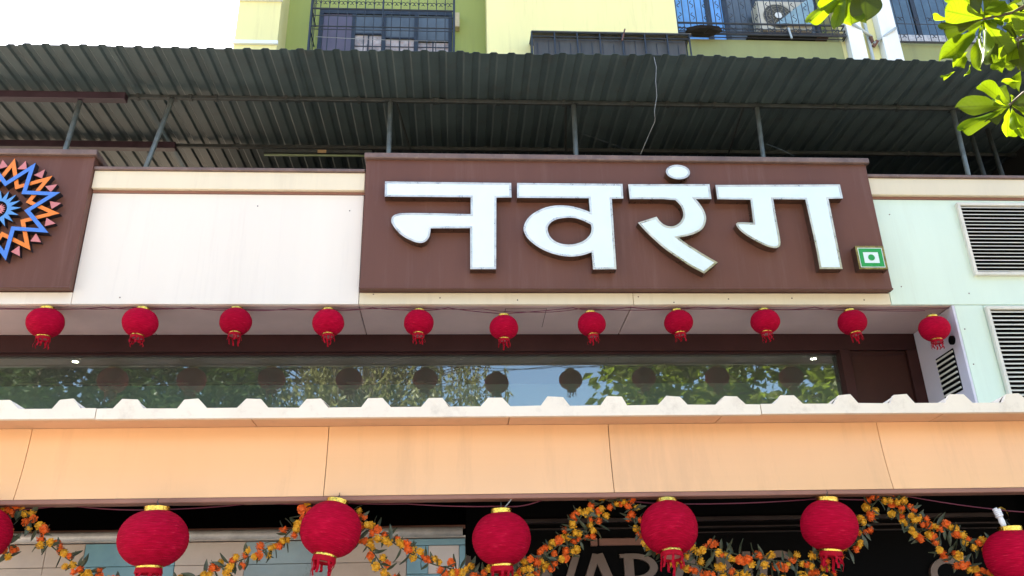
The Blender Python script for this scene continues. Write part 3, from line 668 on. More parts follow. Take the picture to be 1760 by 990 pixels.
# ------------------------------------------------------------------ entrance canopy
K = empty('entrance_canopy', (0, 0, 0)); tag(K, 'peach panelled entrance canopy with a white corrugated roof edge', 'canopy')
fx_ = [-7, -4.75, -2.812, -.873, 1.024, 2.918, 4.85, 8]
for a, b in zip(fx_[:-1], fx_[1:]):
    fp = MB(); nz_ = 9; dy_ = random.uniform(-.002, .002)
    for q in range(nz_+1):
        t = q/nz_; y = 5.815-.060*(1-t)**2+dy_; z = 2.684+.474*t  # curve added so the lower part catches more sky light
        fp.v += [(a+.0025, y, z), (b-.0025, y, z), (b-.0025, y+.02, z), (a+.0025, y+.02, z)]
    for q in range(nz_):
        for e_ in range(4): fp.f.append((4*q+e_, 4*q+(e_+1) % 4, 4*q+4+(e_+1) % 4, 4*q+4+e_))
    fp.f += [(0, 3, 2, 1), (4*nz_, 4*nz_+1, 4*nz_+2, 4*nz_+3)]
    fp.build('fascia_panel', PEACH, K)
box('fascia_core', CHAR, K, (-7, 5.842, 2.69, 8, 5.9, 3.155))
box('bottom_trim', TRIMB, K, (-7, 5.752, 2.652, 8, 5.86, 2.682), .004)
lx = [-7, -3.05, -1.35, .335, 1.77, 3.3, 8]
for a, b in zip(lx[:-1], lx[1:]):
    box('lip_panel', LIP, K, (a+.003, 5.575, 3.160, b-.003, 5.93, 3.175), .002)
    box('lip_edge', mat('lip_edge_white', (.66, .54, .46), .5, var=.06, scale=3), K, (a+.003, 5.545, 3.148, b-.003, 5.573, 3.18), .003)
T0, PR = -2.485, .3896
def cren(a, b):
    pts = [(a, 3.136), (b, 3.136), (b, 3.204)]; k = math.floor((b-T0)/PR)
    while True:
        c = T0+k*PR
        if c-.11 < a: break
        if c+.11 < b:
            j = [random.uniform(-.012, .012) for _ in range(4)]
            pts += [(c+.092+j[0], 3.204+j[3]*.2), (c+.046+j[1]*.6, 3.264+j[2]*.4), (c-.046+j[3]*.6, 3.264+j[1]*.4), (c-.092+j[2], 3.204+j[1]*.2)]
        k -= 1
    return pts+[(a, 3.204)]
cx_ = [T0+PR*k for k in (-11.5, -4.5, .5, 11.5, 16.5, 26.5)]
for a, b in zip(cx_[:-1], cx_[1:]):
    dz = random.uniform(-.003, .003)
    MB().prism([[(x, z+dz) for x, z in cren(a+.003, b-.003)]], 5.50, 5.535).build('roof_edge', WSHEET, K, bevel=.003)
rm = sheet_mesh('roof_sheet', WSHEET, corrug(PR*3, PR, .094, .20, .055), 5.54, 9.3, .0)
for i in range(12):
    o = link('roof_sheet', rm, K); o.location = (T0+PR*(-10+3*i), 0, 3.198+(.004 if i % 2 else 0))
box('canopy_ceiling', BLACK, K, (-7, 5.91, 3.08, 8, 9.3, 3.12));  # black stands for the shade inside the canopy

# ------------------------------------------------------------------ ground floor front
Gf = empty('shop_front', (0, 0, 0)); tag(Gf, 'tiled ground floor front with metal pipe rail left of the dark entrance', 'shop front')
wx0, wx1 = -7, .05
box('wall_core', TRIMB, Gf, (wx0, 6.64, .12, wx1, 6.9, 2.53))
def tilep(m, x0, z0, x1, z1, lab=None):
    o = box('tile', m, Gf, (x0+.0015, 6.605+random.uniform(-.002, .002), z0+.0015, x1-.0015, 6.64, z1-.0015), .002)
    if lab: o['label'] = lab
Z1 = 2.525; ZS = [Z1, 2.365, 2.10, 1.7, 1.2, .6, .12]
def col_(m, a, b):
    for t, u in zip(ZS[:-1], ZS[1:]): tilep(m, a, u, b, t)
for a, b in ((-7, -6.3), (-6.3, -5.6), (-5.6, -5.0), (-5, -4.4), (-4.4, -3.8), (-3.8, -3.25), (-3.25, -2.93), (-2.93, -2.66)): col_(TBEIGE, a, b)
col_(TTEAL, -2.66, -2.02); col_(TBEIGE, -2.02, -1.53); col_(TGREY, -1.53, -.93); col_(TBEIGE, -.93, -.375)
sx0, sz0, sx1, sz1 = (-0.219,2.278,0.004,2.477)
tilep(TTEAL, -.375, sz1, wx1, Z1, 'teal frame tile'); tilep(TTEAL, -.375, sz0, sx0, sz1); tilep(TTEAL, sx1, sz0, wx1, sz1); tilep(TTEAL, -.375, 2.0, wx1, sz0)
tilep(mat('pale_square_tile', (.62, .50, .42), .35, var=.05), sx0, sz0, sx1, sz1, 'pale square tile inside the teal frame')
for t, u in ((2.0, 1.4), (1.4, .7), (.7, .12)): tilep(TBEIGE, -.375, u, wx1, t)
MB().tube([(wx0, 6.57, 2.568), (wx1-.02, 6.57, 2.568)], .034, 10).build('pipe_rail', RAILM, Gf, smooth=True)
MB().box(wx0, 6.60, 2.532, wx1, 6.7, 2.545).build('ledge', RAILM, Gf)
MB().box(wx0, 6.7, 2.61, wx1, 6.74, 2.635).build('upper_rail', TRIMB, Gf)
# dark entrance with name lettering
N = empty('name_board', (0, 0, 0)); tag(N, 'dark entrance board with large taupe capital letters, partly behind garlands', 'sign')
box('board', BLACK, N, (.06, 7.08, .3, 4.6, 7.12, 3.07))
box('board_trim', TRIMB, N, ((1.107,7.04,2.565)[0], 7.05, 2.515, (1.487,7.04,2.559)[0]+.2, 7.079, 2.57), .004)
box('board_trim', TRIMB, N, ((1.038,7.04,2.566)[0], 7.045, 2.512, (1.093,7.04,2.565)[0], 7.079, 2.573), .004)
DIM = mat('dim_brown_bar', (.045, .028, .024), .35, var=.3, scale=3)
box('board_bar', DIM, N, (.5, 7.03, 2.69, 4.4, 7.079, 2.725), .004); box('board_bar', DIM, N, (.5, 7.035, 2.64, 4.4, 7.079, 2.65)); box('board_bar', DIM, N, (1.7, 7.035, 2.60, 4.4, 7.079, 2.606))
pitch_ = .288; LH = .40; zt2 = 2.45
def stroke(a, b, w0, w1=None):
    a, b = Vector(a), Vector(b); d = (b-a).normalized(); n_ = Vector((-d.y, d.x)); w1 = w1 or w0
    return [tuple(a+n_*w0/2), tuple(a-n_*w0/2), tuple(b-n_*w1/2), tuple(b+n_*w1/2)]
def letter(ch, x):
    t, b = zt2, zt2-LH; mb = MB(); y0, y1 = 7.045, 7.079; xo = x; x = 0
    def S_(p, q, w0, w1=None, e=0): mb.prism([stroke(p, q, w0, w1)], y0-e, y1)
    if ch == 'N': S_((x-.085, b), (x-.085, t), .05); S_((x+.085, b), (x+.085, t), .05, .05, .001); S_((x-.10, t-.005), (x+.10, b+.005), .055, .055, .002)
    if ch == 'A': S_((x-.13, b), (x-.005, t), .04, .05); S_((x+.13, b), (x+.005, t), .055, .06, .001); S_((x-.08, b+.13), (x+.08, b+.13), .04, .04, .002)
    if ch == 'V': S_((x-.12, t), (x-.005, b), .055, .055); S_((x+.12, t), (x+.005, b), .045, .045, .001)
    if ch == 'R':
        S_((x-.08, b), (x-.08, t-.004), .06); S_((x-.135, t-.018), (x-.06, t-.018), .03, .03, .0005)
        arc = lambda r, rz: [(x-.05+r*math.cos(R(a)), t-.105+rz*math.sin(R(a))) for a in range(-90, 91, 12)]
        o_, i_ = arc(.15, .105), arc(.10, .065); mb.prism([[(x-.10, t-.21)]+o_+[(x-.10, t)]+[(x-.10, t-.04)]+list(reversed(i_))+[(x-.10, t-.17)]], y0-.001, y1)
        S_((x-.01, t-.19), (x+.13, b), .05, .06, .002)
    if ch == 'G':
        pts = lambda r, rz: [(x+r*math.cos(R(a)), (t+b)/2+rz*math.sin(R(a))) for a in range(50, 331, 14)]
        mb.prism([pts(.15, .205)+list(reversed(pts(.095, .155)))], y0, y1); S_((x+.115, b+.03), (x+.115, b+.17), .05, .05, .001)
    mb.v = [(xo+vx*1.26, vy, vz) for vx, vy, vz in mb.v]; mb.build('letter', LETB, N)
for ch, x in zip('NAVARANG', (.17, .475, .77, 1.085, 1.43, 1.79, 2.165, 2.535)): letter(ch, x)
ox, oz = [(3.889,2.258)][0]
MB().prism([[(ox+r_*math.cos(R(a)), oz+.8*r_*math.sin(R(a))) for r_, a in [(.15, a) for a in range(40, 271, 15)]+[(.095, a) for a in range(270, 39, -15)]]], 7.045, 7.079).build('ornament', LETB, N)
MB().prism([stroke((ox+.02, oz+.105), (ox+.19, oz+.10), .045, .06)], 7.044, 7.079).build('ornament', LETB, N)
# entrance depth either side of the board
box('entrance_shade_back', BLACK, Gf, (-7, 7.5, .12, 8, 7.56, 3.07)); box('side_wall', CHAR, Gf, (5.2, 6.2, .12, 5.35, 7.5, 3.07))  # black back stands for the shade of the deep interior

# ------------------------------------------------------------------ lanterns
def body_mesh(sd):
    rd = random.Random(sd); pr = []; n = 72; ph = [rd.uniform(0, 6.28) for _ in range(6)]
    for i in range(n+1):
        t = i/n; th = R(20+140*t); q = math.sin(th)**.86
        rip = .010*abs(math.sin(t*math.pi*20))
        pr.append((q-(.010-rip), .90*math.cos(th)))
    mb = MB().lathe(pr, 40)
    def dent(p):
        x, y, z = p; a = math.atan2(y, x)
        k = 1+.014*math.sin(2*a+ph[0]+z*1.5)+.010*math.sin(3*a+ph[1]-z*3)+.006*math.sin(11*a+ph[2]+4*math.sin(z*2+ph[3]))
        k += -.012*max(0, math.cos(a-ph[4]))**40+.012*max(0, math.cos(a-ph[5]))**60
        return (x*k, y*k, z+.012*math.sin(2*a+ph[3]))
    mb.v = [dent(p) for p in mb.v]
    return mb.mesh('body', LRED, smooth=True)
BODIES = [body_mesh(i) for i in range(6)]
TOPC = MB().lathe([(.0, .835), (.30, .84), (.37, .835), (.375, .99), (.35, 1.0), (.345, .87), (0, .87)], 26).mesh('top_cap', GOLD, smooth=False)
BOTR = MB().lathe([(.36, -.83), (.385, -.845), (.385, -.91), (.35, -.91), (.345, -.84)], 26).mesh('bottom_ring', GOLD)
BOTC = MB().lathe([(.375, -.91), (.40, -1.06), (.37, -1.10), (.345, -1.05), (.34, -.915)], 26).mesh('bottom_collar', FRINGE, smooth=True)
LINER = MB().lathe([(0, -.80), (.33, -.84), (.338, -.93), (.335, -1.0)], 20).mesh('liner', mat('pale_pink_liner', (.50, .22, .20), .6), smooth=True)
HOOK = MB().tube([(0, 0, .86), (.02, 0, 1.08), (-.04, 0, 1.18), (.0, 0, 1.25)], .018, 5).mesh('hook', STEEL)
def fringe_mesh(sd):
    rd = random.Random(sd); mb = MB()
    for k in range(9):
        a = 2*math.pi*k/9+rd.uniform(-.2, .2); r_ = .37; L_ = rd.uniform(.28, .58)
        p = Vector((r_*math.cos(a), r_*math.sin(a), -1.05)); pts = [p]
        dx, dy = rd.uniform(-.10, .10), rd.uniform(-.10, .10)
        for q in range(1, 5): pts.append(Vector((p.x+dx*q/4+.05*math.sin(q*2.1+k), p.y+dy*q/4, p.z-L_*q/4)))
        tx = Vector((-math.sin(a), math.cos(a), 0))*.045
        vs = []; 
        for v in pts: vs += [v-tx, v+tx]
        nn = Vector((math.cos(a), math.sin(a), 0))*.012; m_ = len(vs); vs += [v+nn for v in vs]
        fs = [(2*i, 2*i+1, 2*i+3, 2*i+2) for i in range(4)]+[(m_+2*i, m_+2*i+2, m_+2*i+3, m_+2*i+1) for i in range(4)]
        fs += [(2*i, 2*i+2, m_+2*i+2, m_+2*i) for i in range(4)]+[(2*i+1, m_+2*i+1, m_+2*i+3, 2*i+3) for i in range(4)]
        mb.add(vs, fs)
    return mb.mesh('tassel', FRINGE)
FR = [fringe_mesh(s_) for s_ in range(4)]
def lantern(c, r, sz, tilt, label, group, k):
    e = empty('red_lantern', c); e.scale = (r, r, r*sz); e.rotation_euler = (R(tilt[0]), R(tilt[1]), random.uniform(0, 6.28))
    e.rotation_mode = 'XYZ'
    tag(e, label, 'lantern', group)
    for nm, me in (('body', BODIES[(k*5+(3 if r > .17 else 0)) % 6]), ('top_cap', TOPC), ('bottom_ring', BOTR), ('bottom_collar', BOTC), ('liner', LINER), ('hook', HOOK), ('tassel', FR[k % 4])): link(nm, me, e)
    e.matrix_world = Matrix.Translation(c) @ Matrix.Rotation(R(tilt[1]), 4, 'Y') @ Matrix.Rotation(R(tilt[0]), 4, 'X') @ Matrix.Rotation(random.uniform(0, 6.28), 4, 'Z') @ Matrix.Diagonal((r, r, r*sz, 1))
    return e
UP = [((-4.22,8.55,4.998), .181, 'red lantern under the soffit, directly below the star emblem sign'),
 ((-3.273,8.55,4.997), .178, 'red lantern under the soffit below the left end of the blank white panel'),
 ((-2.309,8.55,5.009), .166, 'red lantern under the soffit below the middle of the blank white panel'),
 ((-1.36,8.55,4.996), .166, 'red lantern under the soffit below the right end of the blank white panel'),
 ((-0.419,8.55,4.995), .158, 'red lantern under the soffit below the first big white letter'),
 ((0.472,8.55,4.942), .153, 'red lantern hanging a little lower than its row, between first and second letters'),
 ((1.405,8.55,4.98), .150, 'red lantern under the soffit below the stem of the second letter'),
 ((2.339,8.55,5), .153, 'red lantern under the soffit below the third letter with the dot'),
 ((3.284,8.55,5.006), .154, 'red lantern under the soffit below the left half of the last letter'),
 ((4.245,8.55,4.998), .155, 'red lantern under the soffit below the green square mark'),
 ((5.143,8.55,4.923), .161, 'red lantern at the right end of the upper row, against the white pillar')]
for i, (c, r_, lb) in enumerate(UP):
    lantern(c, r_, .93, (random.uniform(-4, 4), random.uniform(-7, 3) if i != 10 else 2), lb, 'red lanterns strung under the soffit', i)
LO = [((-2.978,5.72,2.471), .205, .96, (0, 0), 'large red lantern cut off at the left edge of the picture'),
 ((-1.86,5.6,2.409), .205, .93, (0, 0), 'large red lantern in front of the teal tiles at left, below the canopy'),
 ((-0.805,5.72,2.467), .190, 1.0, (-6, 9), 'large red lantern tilted against the canopy edge, with long visible tassels'),
 ((0.274,5.74,2.396), .186, 1.0, (0, 0), 'large red lantern beside the small pale square tile, at the wall end'),
 ((1.359,5.72,2.446), .186, 1.0, (-14, 3), 'large red lantern hanging in front of the taupe letters, open base showing'),
 ((2.427,5.74,2.449), .184, .98, (4, 4), 'large red lantern right of the taupe letters, beside the garland peak'),
 ((3.645,5.74,2.23), .196, .98, (0, 0), 'large red lantern at the right edge, under the white spiral bulb')]
for i, (c, r_, sz, tl, lb) in enumerate(LO): lantern(c, r_, sz, tl, lb, 'large red lanterns hanging below the canopy', i+1)
def wire(name, pts, r_, lab, m=WIRER, sub=8, sag=.012):
    out = []
    for a, b in zip(pts[:-1], pts[1:]):
        a, b = Vector(a), Vector(b); sg = sag*random.uniform(.3, 1.6)
        for i in range(sub): t = i/sub; p = a.lerp(b, t); p.z -= sg*4*t*(1-t); out.append(p)
    out.append(Vector(pts[-1])); o = MB().tube(out, r_, 5).build(name, m, smooth=True); tag(o, lab, 'wire'); return o
wire('lantern_wire', [(-5.047,8.55,5.158),(-4.208,8.55,5.152),(-3.657,8.55,5.172),(-3.284,8.55,5.152),(-2.772,8.55,5.166),(-2.312,8.55,5.146),(-1.756,8.55,5.159),(-1.363,8.55,5.14),(-0.91,8.55,5.166),(-0.422,8.55,5.14),(-0.116,8.55,5.167),(0.475,8.55,5.1),(1.216,8.55,5.167),(1.415,8.55,5.14),(1.844,8.55,5.174),(2.355,8.55,5.161),(2.891,8.55,5.168),(3.305,8.55,5.155),(3.856,8.55,5.175),(4.272,8.55,5.148),(5.086,8.55,5.135)], .005, 'dark red wire carrying the upper row of lanterns')
wire('lantern_wire', [(-5.058,8.56,5.182),(-3.834,8.56,5.156),(-3.426,8.56,5.176),(-2.477,8.56,5.163),(-1.214,8.56,5.157),(-0.607,8.56,5.177),(0.254,8.56,5.158),(0.686,8.56,5.124),(1.311,8.56,5.165),(2.576,8.56,5.179),(4.182,8.56,5.166),(5.429,8.56,5.173)], .004, 'second thinner dark wire running along the soffit edge', sag=.02)
wire('lantern_wire', [(-3.135,5.84,2.627),(-2.512,5.84,2.663),(-1.97,5.84,2.626),(-1.316,5.84,2.662),(-0.791,5.84,2.655),(-0.337,5.84,2.642),(0.294,5.84,2.618),(0.565,5.84,2.661),(0.975,5.84,2.674),(1.402,5.84,2.619),(2.48,5.84,2.644),(3.049,5.84,2.648),(3.66,5.84,2.551),(4.004,5.84,2.531)], .0045, 'dark red wire carrying the large lanterns below the canopy')
o = MB().tube([(0.301,5.76,2.597), (0.349,5.78,2.656), (0.397,5.79,2.691)], .0035, 4).build('lantern_tie', WIREG); tag(o, 'short pale tie holding the lantern to the canopy edge above the wall end', 'tie')
# spiral bulb
bl = empty('light_bulb', (3.605,5.74,2.458)); tag(bl, 'white spiral bulb with a yellow rag above the far right lantern', 'light bulb')
sp = MB().tube([(.018*math.cos(t*.9), .018*math.sin(t*.9), .028+.0017*t) for t in range(34)], .009, 6).build('spiral_tube', BULBM, bl, smooth=True)
MB().lathe([(0, .03), (.016, .03), (.02, .0), (.017, -.03), (0, -.03)], 12).build('base', BULBM, bl); MB().lathe([(0, -.03), (.014, -.03), (.014, -.06), (0, -.06)], 10).build('screw_cap', RAILM, bl)
bl.rotation_euler = (0, R(-12), 0)
rv = [(0, 0, .085), (.03, 0, .09), (.055, .004, .07), (.06, .006, .03), (.05, .008, .0)]
rb = MB(); rb.v = [(x, y-.012, z) for x, y, z in rv]+[(x+.012, y+.012, z-.01) for x, y, z in rv]; rb.f = [(i, i+1, 6+i, 5+i) for i in range(4)]
rb.build('yellow_rag', YRAG, bl)

# ------------------------------------------------------------------ marigold garlands
def flower_mesh(m, sd):
    rd = random.Random(sd); mb = MB()
    mb.lathe([(.0, -.55), (.45, -.45), (.62, 0), (.45, .45), (0, .55)], 7)
    for ring, (el, n) in enumerate(((-50, 6), (-18, 9), (14, 9), (45, 7), (75, 4))):
        for k in range(n):
            a = 2*math.pi*(k+rd.random()*.5)/n; e_ = R(el+rd.uniform(-9, 9)); ro = rd.uniform(.86, 1.1)
            d = Vector((math.cos(a)*math.cos(e_), math.sin(a)*math.cos(e_), math.sin(e_))); t = d.cross(Vector((0, 0, 1))).normalized(); u = d.cross(t)
            wd = rd.uniform(.24, .34); b_ = d*.45
            mb.add([b_, d*ro*.85+t*wd+u*rd.uniform(-.12, .12), d*ro+u*rd.uniform(-.1, .1), d*ro*.85-t*wd+u*rd.uniform(-.12, .12)], [(0, 1, 2), (0, 2, 3)])
    return mb.mesh('flower', m, recalc=False)
FLW = [flower_mesh(MORANGE, 1), flower_mesh(MYELLOW, 2), flower_mesh(MORANGE, 3), flower_mesh(MYELLOW, 4)]
def mleaf_mesh(sd):
    rd = random.Random(sd); mb = MB(); n = 5; tw = rd.uniform(-.7, .7); bd = rd.uniform(-.5, .5)
    for i in range(n+1):
        t = i/n; wv = .15*math.sin(math.pi*min(t*1.05, 1))**.8+.01; a = tw*t; z = bd*t*t
        for s_ in (-1, 0, 1): mb.v.append((s_*wv*math.cos(a), t, z+s_*wv*math.sin(a)+(.06 if s_ else 0)))
    for i in range(n):
        for s_ in (0, 1): mb.f.append((3*i+s_, 3*i+s_+1, 3*i+s_+4, 3*i+s_+3))
    return mb.mesh('leaf', DLEAF, smooth=True, recalc=False)
MLF = [mleaf_mesh(s_) for s_ in range(5)]
def rnd_rot(): return Matrix.Rotation(random.uniform(0, 6.28), 4, 'Z') @ Matrix.Rotation(random.uniform(0, 6.28), 4, 'X')
def garland(pts, lab, step=.0265):
    pts = [Vector(p) for p in pts]; out = []
    # Catmull-Rom along the string, resampled by length
    P_ = [pts[0]]+pts+[pts[-1]]; fine = []
    for i in range(1, len(P_)-2):
        for q in range(10):
            t = q/10; a, b, c, d = P_[i-1], P_[i], P_[i+1], P_[i+2]
            fine.append(.5*((2*b)+(c-a)*t+(2*a-5*b+4*c-d)*t*t+(3*b-a-3*c+d)*t**3))
    fine.append(pts[-1])
    root = empty('marigold_garland', pts[0]); tag(root, lab, 'garland', 'marigold garlands along the canopy'); inv = Vector(pts[0])
    MB().tube([p-inv for p in fine], .004, 4).build('thread', DLEAF, root)
    acc = 0; nx = 0; cnt = 0; run = random.randint(0, 1); left = 2
    for a, b in zip(fine[:-1], fine[1:]):
        L_ = (b-a).length
        while nx <= acc+L_:
            p = a.lerp(b, (nx-acc)/L_); d = (b-a).normalized(); s_ = d.cross(Vector((0, 1, 0))).normalized()
            if left == 0: run = 1-run; left = random.choice((1, 2, 2, 3))
            left -= 1
            o = link('flower', FLW[run+2*random.randint(0, 1)], root); r_ = random.uniform(.024, .035)
            o.matrix_local = Matrix.Translation(p-inv+s_*random.choice((-1, 1))*random.uniform(.008, .042)+Vector((0, random.uniform(-.02, .012), 0))) @ rnd_rot() @ Matrix.Diagonal((r_, r_, r_*.85, 1))
            for k in range(random.choice((1, 1, 1, 2))):
                if p.z > 2.58: dz_ = -.6
                else: dz_ = -.2
                o = link('leaf', random.choice(MLF), root); l_ = random.uniform(.06, .105)
                dv = (s_*random.choice((-1, 1))*random.uniform(.5, 1)+d*random.uniform(-.6, .6)+Vector((0, random.uniform(-.5, .3), dz_))).normalized()
                o.matrix_local = Matrix.Translation(p-inv+Vector((0, random.uniform(-.012, .012), 0))) @ dv.to_track_quat('Y', 'Z').to_matrix().to_4x4() @ Matrix.Rotation(random.uniform(0, 6.28), 4, 'Y') @ Matrix.Diagonal((l_, l_, l_, 1))
            cnt += 1; nx += step*random.uniform(.8, 1.25)
        acc += L_
garland([(-2.991,5.84,2.625),(-2.796,5.84,2.637),(-2.696,5.84,2.549),(-2.597,5.84,2.439),(-2.452,5.84,2.331),(-2.276,5.84,2.23),(-2.086,5.84,2.151),(-1.853,5.84,2.126),(-1.633,5.84,2.212),(-1.425,5.84,2.286),(-1.233,5.84,2.365),(-1.112,5.84,2.446),(-1.017,5.84,2.561),(-0.941,5.84,2.642)], 'marigold garland sagging between the left edge and the tilted lantern')
garland([(-2.901,5.84,2.533),(-2.839,5.84,2.443),(-2.791,5.84,2.344)], 'short marigold strand beside the lantern at the left edge')
garland([(-0.683,5.84,2.609),(-0.603,5.84,2.5),(-0.5,5.84,2.451),(-0.367,5.84,2.362),(-0.179,5.84,2.265),(0.007,5.84,2.219),(0.23,5.84,2.187),(0.437,5.84,2.241),(0.61,5.84,2.335),(0.75,5.84,2.47),(0.833,5.84,2.573),(0.965,5.84,2.64)], 'marigold garland from the tilted lantern past the square tile to the middle peak')
garland([(-0.64,5.88,2.415),(-0.555,5.88,2.348),(-0.457,5.88,2.214),(-0.325,5.88,2.116),(0.007,5.88,2.047),(0.305,5.88,2.129),(0.477,5.88,2.223),(0.658,5.88,2.292),(0.829,5.88,2.422),(0.959,5.88,2.578)], 'lower marigold strand passing under the square tile and below the middle peak')
garland([(0.996,5.84,2.64),(1.11,5.84,2.646),(1.155,5.84,2.569),(1.168,5.84,2.486),(1.261,5.84,2.362),(1.406,5.84,2.268),(1.566,5.84,2.324),(1.739,5.84,2.306),(1.946,5.84,2.259),(2.195,5.84,2.237),(2.435,5.84,2.27),(2.618,5.84,2.341),(2.708,5.84,2.441),(2.753,5.84,2.547),(2.867,5.84,2.655)], 'marigold garland sagging across the taupe letters to the right-hand peak')
garland([(1.433,5.88,2.254),(1.566,5.88,2.226),(1.752,5.88,2.165),(2.053,5.88,2.101),(2.332,5.88,2.147),(2.451,5.88,2.2)], 'lower marigold strand below the taupe letters')
garland([(2.887,5.84,2.654),(2.993,5.84,2.614),(3.079,5.84,2.505),(3.247,5.84,2.445),(3.35,5.84,2.367),(3.498,5.84,2.316),(3.695,5.84,2.298)], 'upper marigold strand running from the right-hand peak to the right edge')
garland([(2.935,5.88,2.598),(3.021,5.88,2.504),(3.131,5.88,2.376),(3.25,5.88,2.28),(3.371,5.88,2.196),(3.514,5.88,2.127),(3.743,5.88,2.086)], 'lower marigold strand below the right-hand peak, near the curled ornament')

# ------------------------------------------------------------------ broad-leaved tree at the upper right
def bleaf_mesh(sd):
    rd = random.Random(sd); mb = MB(); nv, nu = 15, 4; cb = rd.uniform(-.22, .12); fold = rd.uniform(.04, .20); uv = []
    for i in range(nv+1):
        t = 1-(1-i/nv)**1.7
        wv = (.5*(1-(1-t)**2.2)*(1 if t < .72 else math.sqrt(max(0, 1-((t-.72)/.28)**2.4))))*(.55+.45*t)+.012*(t < .95)
        for j in range(-nu//2, nu//2+1):
            u = j/(nu/2); e_ = 1+.04*math.sin(t*13+j)*(abs(j) == nu//2)
            mb.v.append((u*wv*e_, t, cb*t*t+fold*abs(u)*wv+.03*math.sin(t*9+u*2)*abs(u))); uv.append((u, t))
    n = nu+1
    for i in range(nv):
        for j in range(nu): mb.f.append((i*n+j, i*n+j+1, (i+1)*n+j+1, (i+1)*n+j))
    me = mb.mesh('leaf', SHLEAF if sd > 5 else BLEAF, smooth=True, recalc=False)
    ul = me.uv_layers.new(name='UVMap')
    for lp in me.loops: ul.data[lp.index].uv = uv[lp.vertex_index]
    return me
BL = [bleaf_mesh(s_) for s_ in range(9)]
TR = empty('broad_leaf_tree', (5.6, 2.8, 0)); tag(TR, 'broad-leaved tree with sunlit yellow-green leaves reaching into the upper right corner', 'tree')
TI = Vector((5.6, 2.8, 0)); CAMP = Vector((0, 0, 1.6))
def place_leaf(a, b, wd, tilt=None, parent=TR, inv=TI, old=.22):  # old: share of leaves with shade put into their colour
    a, b = Vector(a), Vector(b); y = (b-a); L_ = y.length; y.normalize()
    n_ = (CAMP-(a+b)/2).normalized(); n_ = (n_-y*n_.dot(y)).normalized()
    n_ = Matrix.Rotation(R(random.uniform(-42, 42) if tilt is None else tilt), 3, y) @ n_
    x = y.cross(n_).normalized()
    if random.random() < .5: x, n_ = -x, -n_
    mt = Matrix((x*wd, y*L_, n_*L_)).transposed().to_4x4(); mt.translation = a-inv
    o = link('leaf', random.choice(BL[6:] if random.random() < old else BL[:6]), parent); o.matrix_local = mt
LEAVES = [((3.159,4,5.167),(2.903,3.95,5.179),0.196),
  ((3.157,4,5.158),(2.76,3.9,4.945),0.124),
  ((3.168,4.05,5.148),(2.695,3.9,4.718),0.137),
  ((2.965,3.95,4.868),(2.756,3.85,4.656),0.1),
  ((3.136,4,5.104),(2.955,3.9,4.757),0.089),
  ((3.234,4.1,5.211),(3.158,4.05,4.962),0.092),
  ((3.286,4.15,5.273),(3.43,4.2,5.045),0.218),
  ((3.171,4,5.185),(3.382,4.05,5.345),0.164),
  ((3.159,4,5.194),(3.13,4,5.468),0.164),
  ((3.263,4.1,5.294),(3.419,4.1,5.552),0.161),
  ((3.43,4.1,5.317),(3.536,4.1,5.191),0.167),
  ((3.215,4.05,5.248),(3.021,4,5.418),0.186),
  ((2.915,3.95,5.108),(2.794,3.9,5.097),0.048),
  ((3.412,4.2,5.357),(3.578,4.2,5.399),0.149),
  ((3.322,4.1,4.976),(3.149,4,4.785),0.09),
  ((3.383,4.1,4.86),(3.235,4.05,4.662),0.111),
  ((3.321,4.1,4.902),(3.159,4.05,4.906),0.07),
  ((3.475,4.15,5.132),(3.45,4.1,4.878),0.121),
  ((3.549,4.25,5.235),(3.447,4.3,5.117),0.163),
  ((3.519,4.2,5.211),(3.583,4.1,5.321),0.161),
  ((3.486,4.2,5.155),(3.418,4.2,5),0.124),
  ((3.237,4.1,4.611),(3.032,4,4.687),0.116),
  ((3.232,4.1,4.603),(2.868,3.95,4.497),0.128),
  ((3.233,4.1,4.595),(2.832,3.95,4.347),0.1),
  ((3.231,4.1,4.586),(2.986,4,4.379),0.067),
  ((3.277,4.15,4.623),(3.189,4.15,4.408),0.131),
  ((3.335,4.2,4.66),(3.296,4.15,4.385),0.159),
  ((3.262,4.1,4.612),(3.438,4.1,4.665),0.138),
  ((3.178,4.05,4.566),(3.059,3.98,4.562),0.074),
  ((3.247,4.1,4.578),(3.199,4.05,4.381),0.074),
  ((2.821,3.9,4.688),(2.672,3.85,4.582),0.036),
  ((2.963,3.95,4.776),(2.879,3.9,4.641),0.033),
  ((3.29,4.15,4.657),(3.263,4.15,4.775),0.084),
  ((3.31,4.05,4.743),(3.162,4,4.698),0.041),
  ((3.384,4.2,5.217),(3.264,4.2,4.953),0.094),
  ((3.486,4.3,5.294),(3.503,4.3,5.036),0.164),
  ((3.389,4.25,5.334),(3.412,4.3,5.19),0.134),
  ((2.355,4,5.353),(2.071,3.95,5.108),0.098),
  ((2.371,4.05,5.409),(2.166,4,5.221),0.092),
  ((2.308,3.95,5.287),(2.191,3.9,5.025),0.083),
  ((2.359,4,5.335),(2.308,3.95,5.058),0.174),
  ((2.454,3.95,5.456),(2.38,3.9,5.09),0.202),
  ((2.333,4,5.352),(2.231,4,5.187),0.063),
  ((2.375,4,5.344),(2.51,4,5.33),0.142),
  ((2.347,4.05,5.399),(2.145,4,5.31),0.107)]
for a, b, wd in LEAVES: place_leaf(a, b, wd)
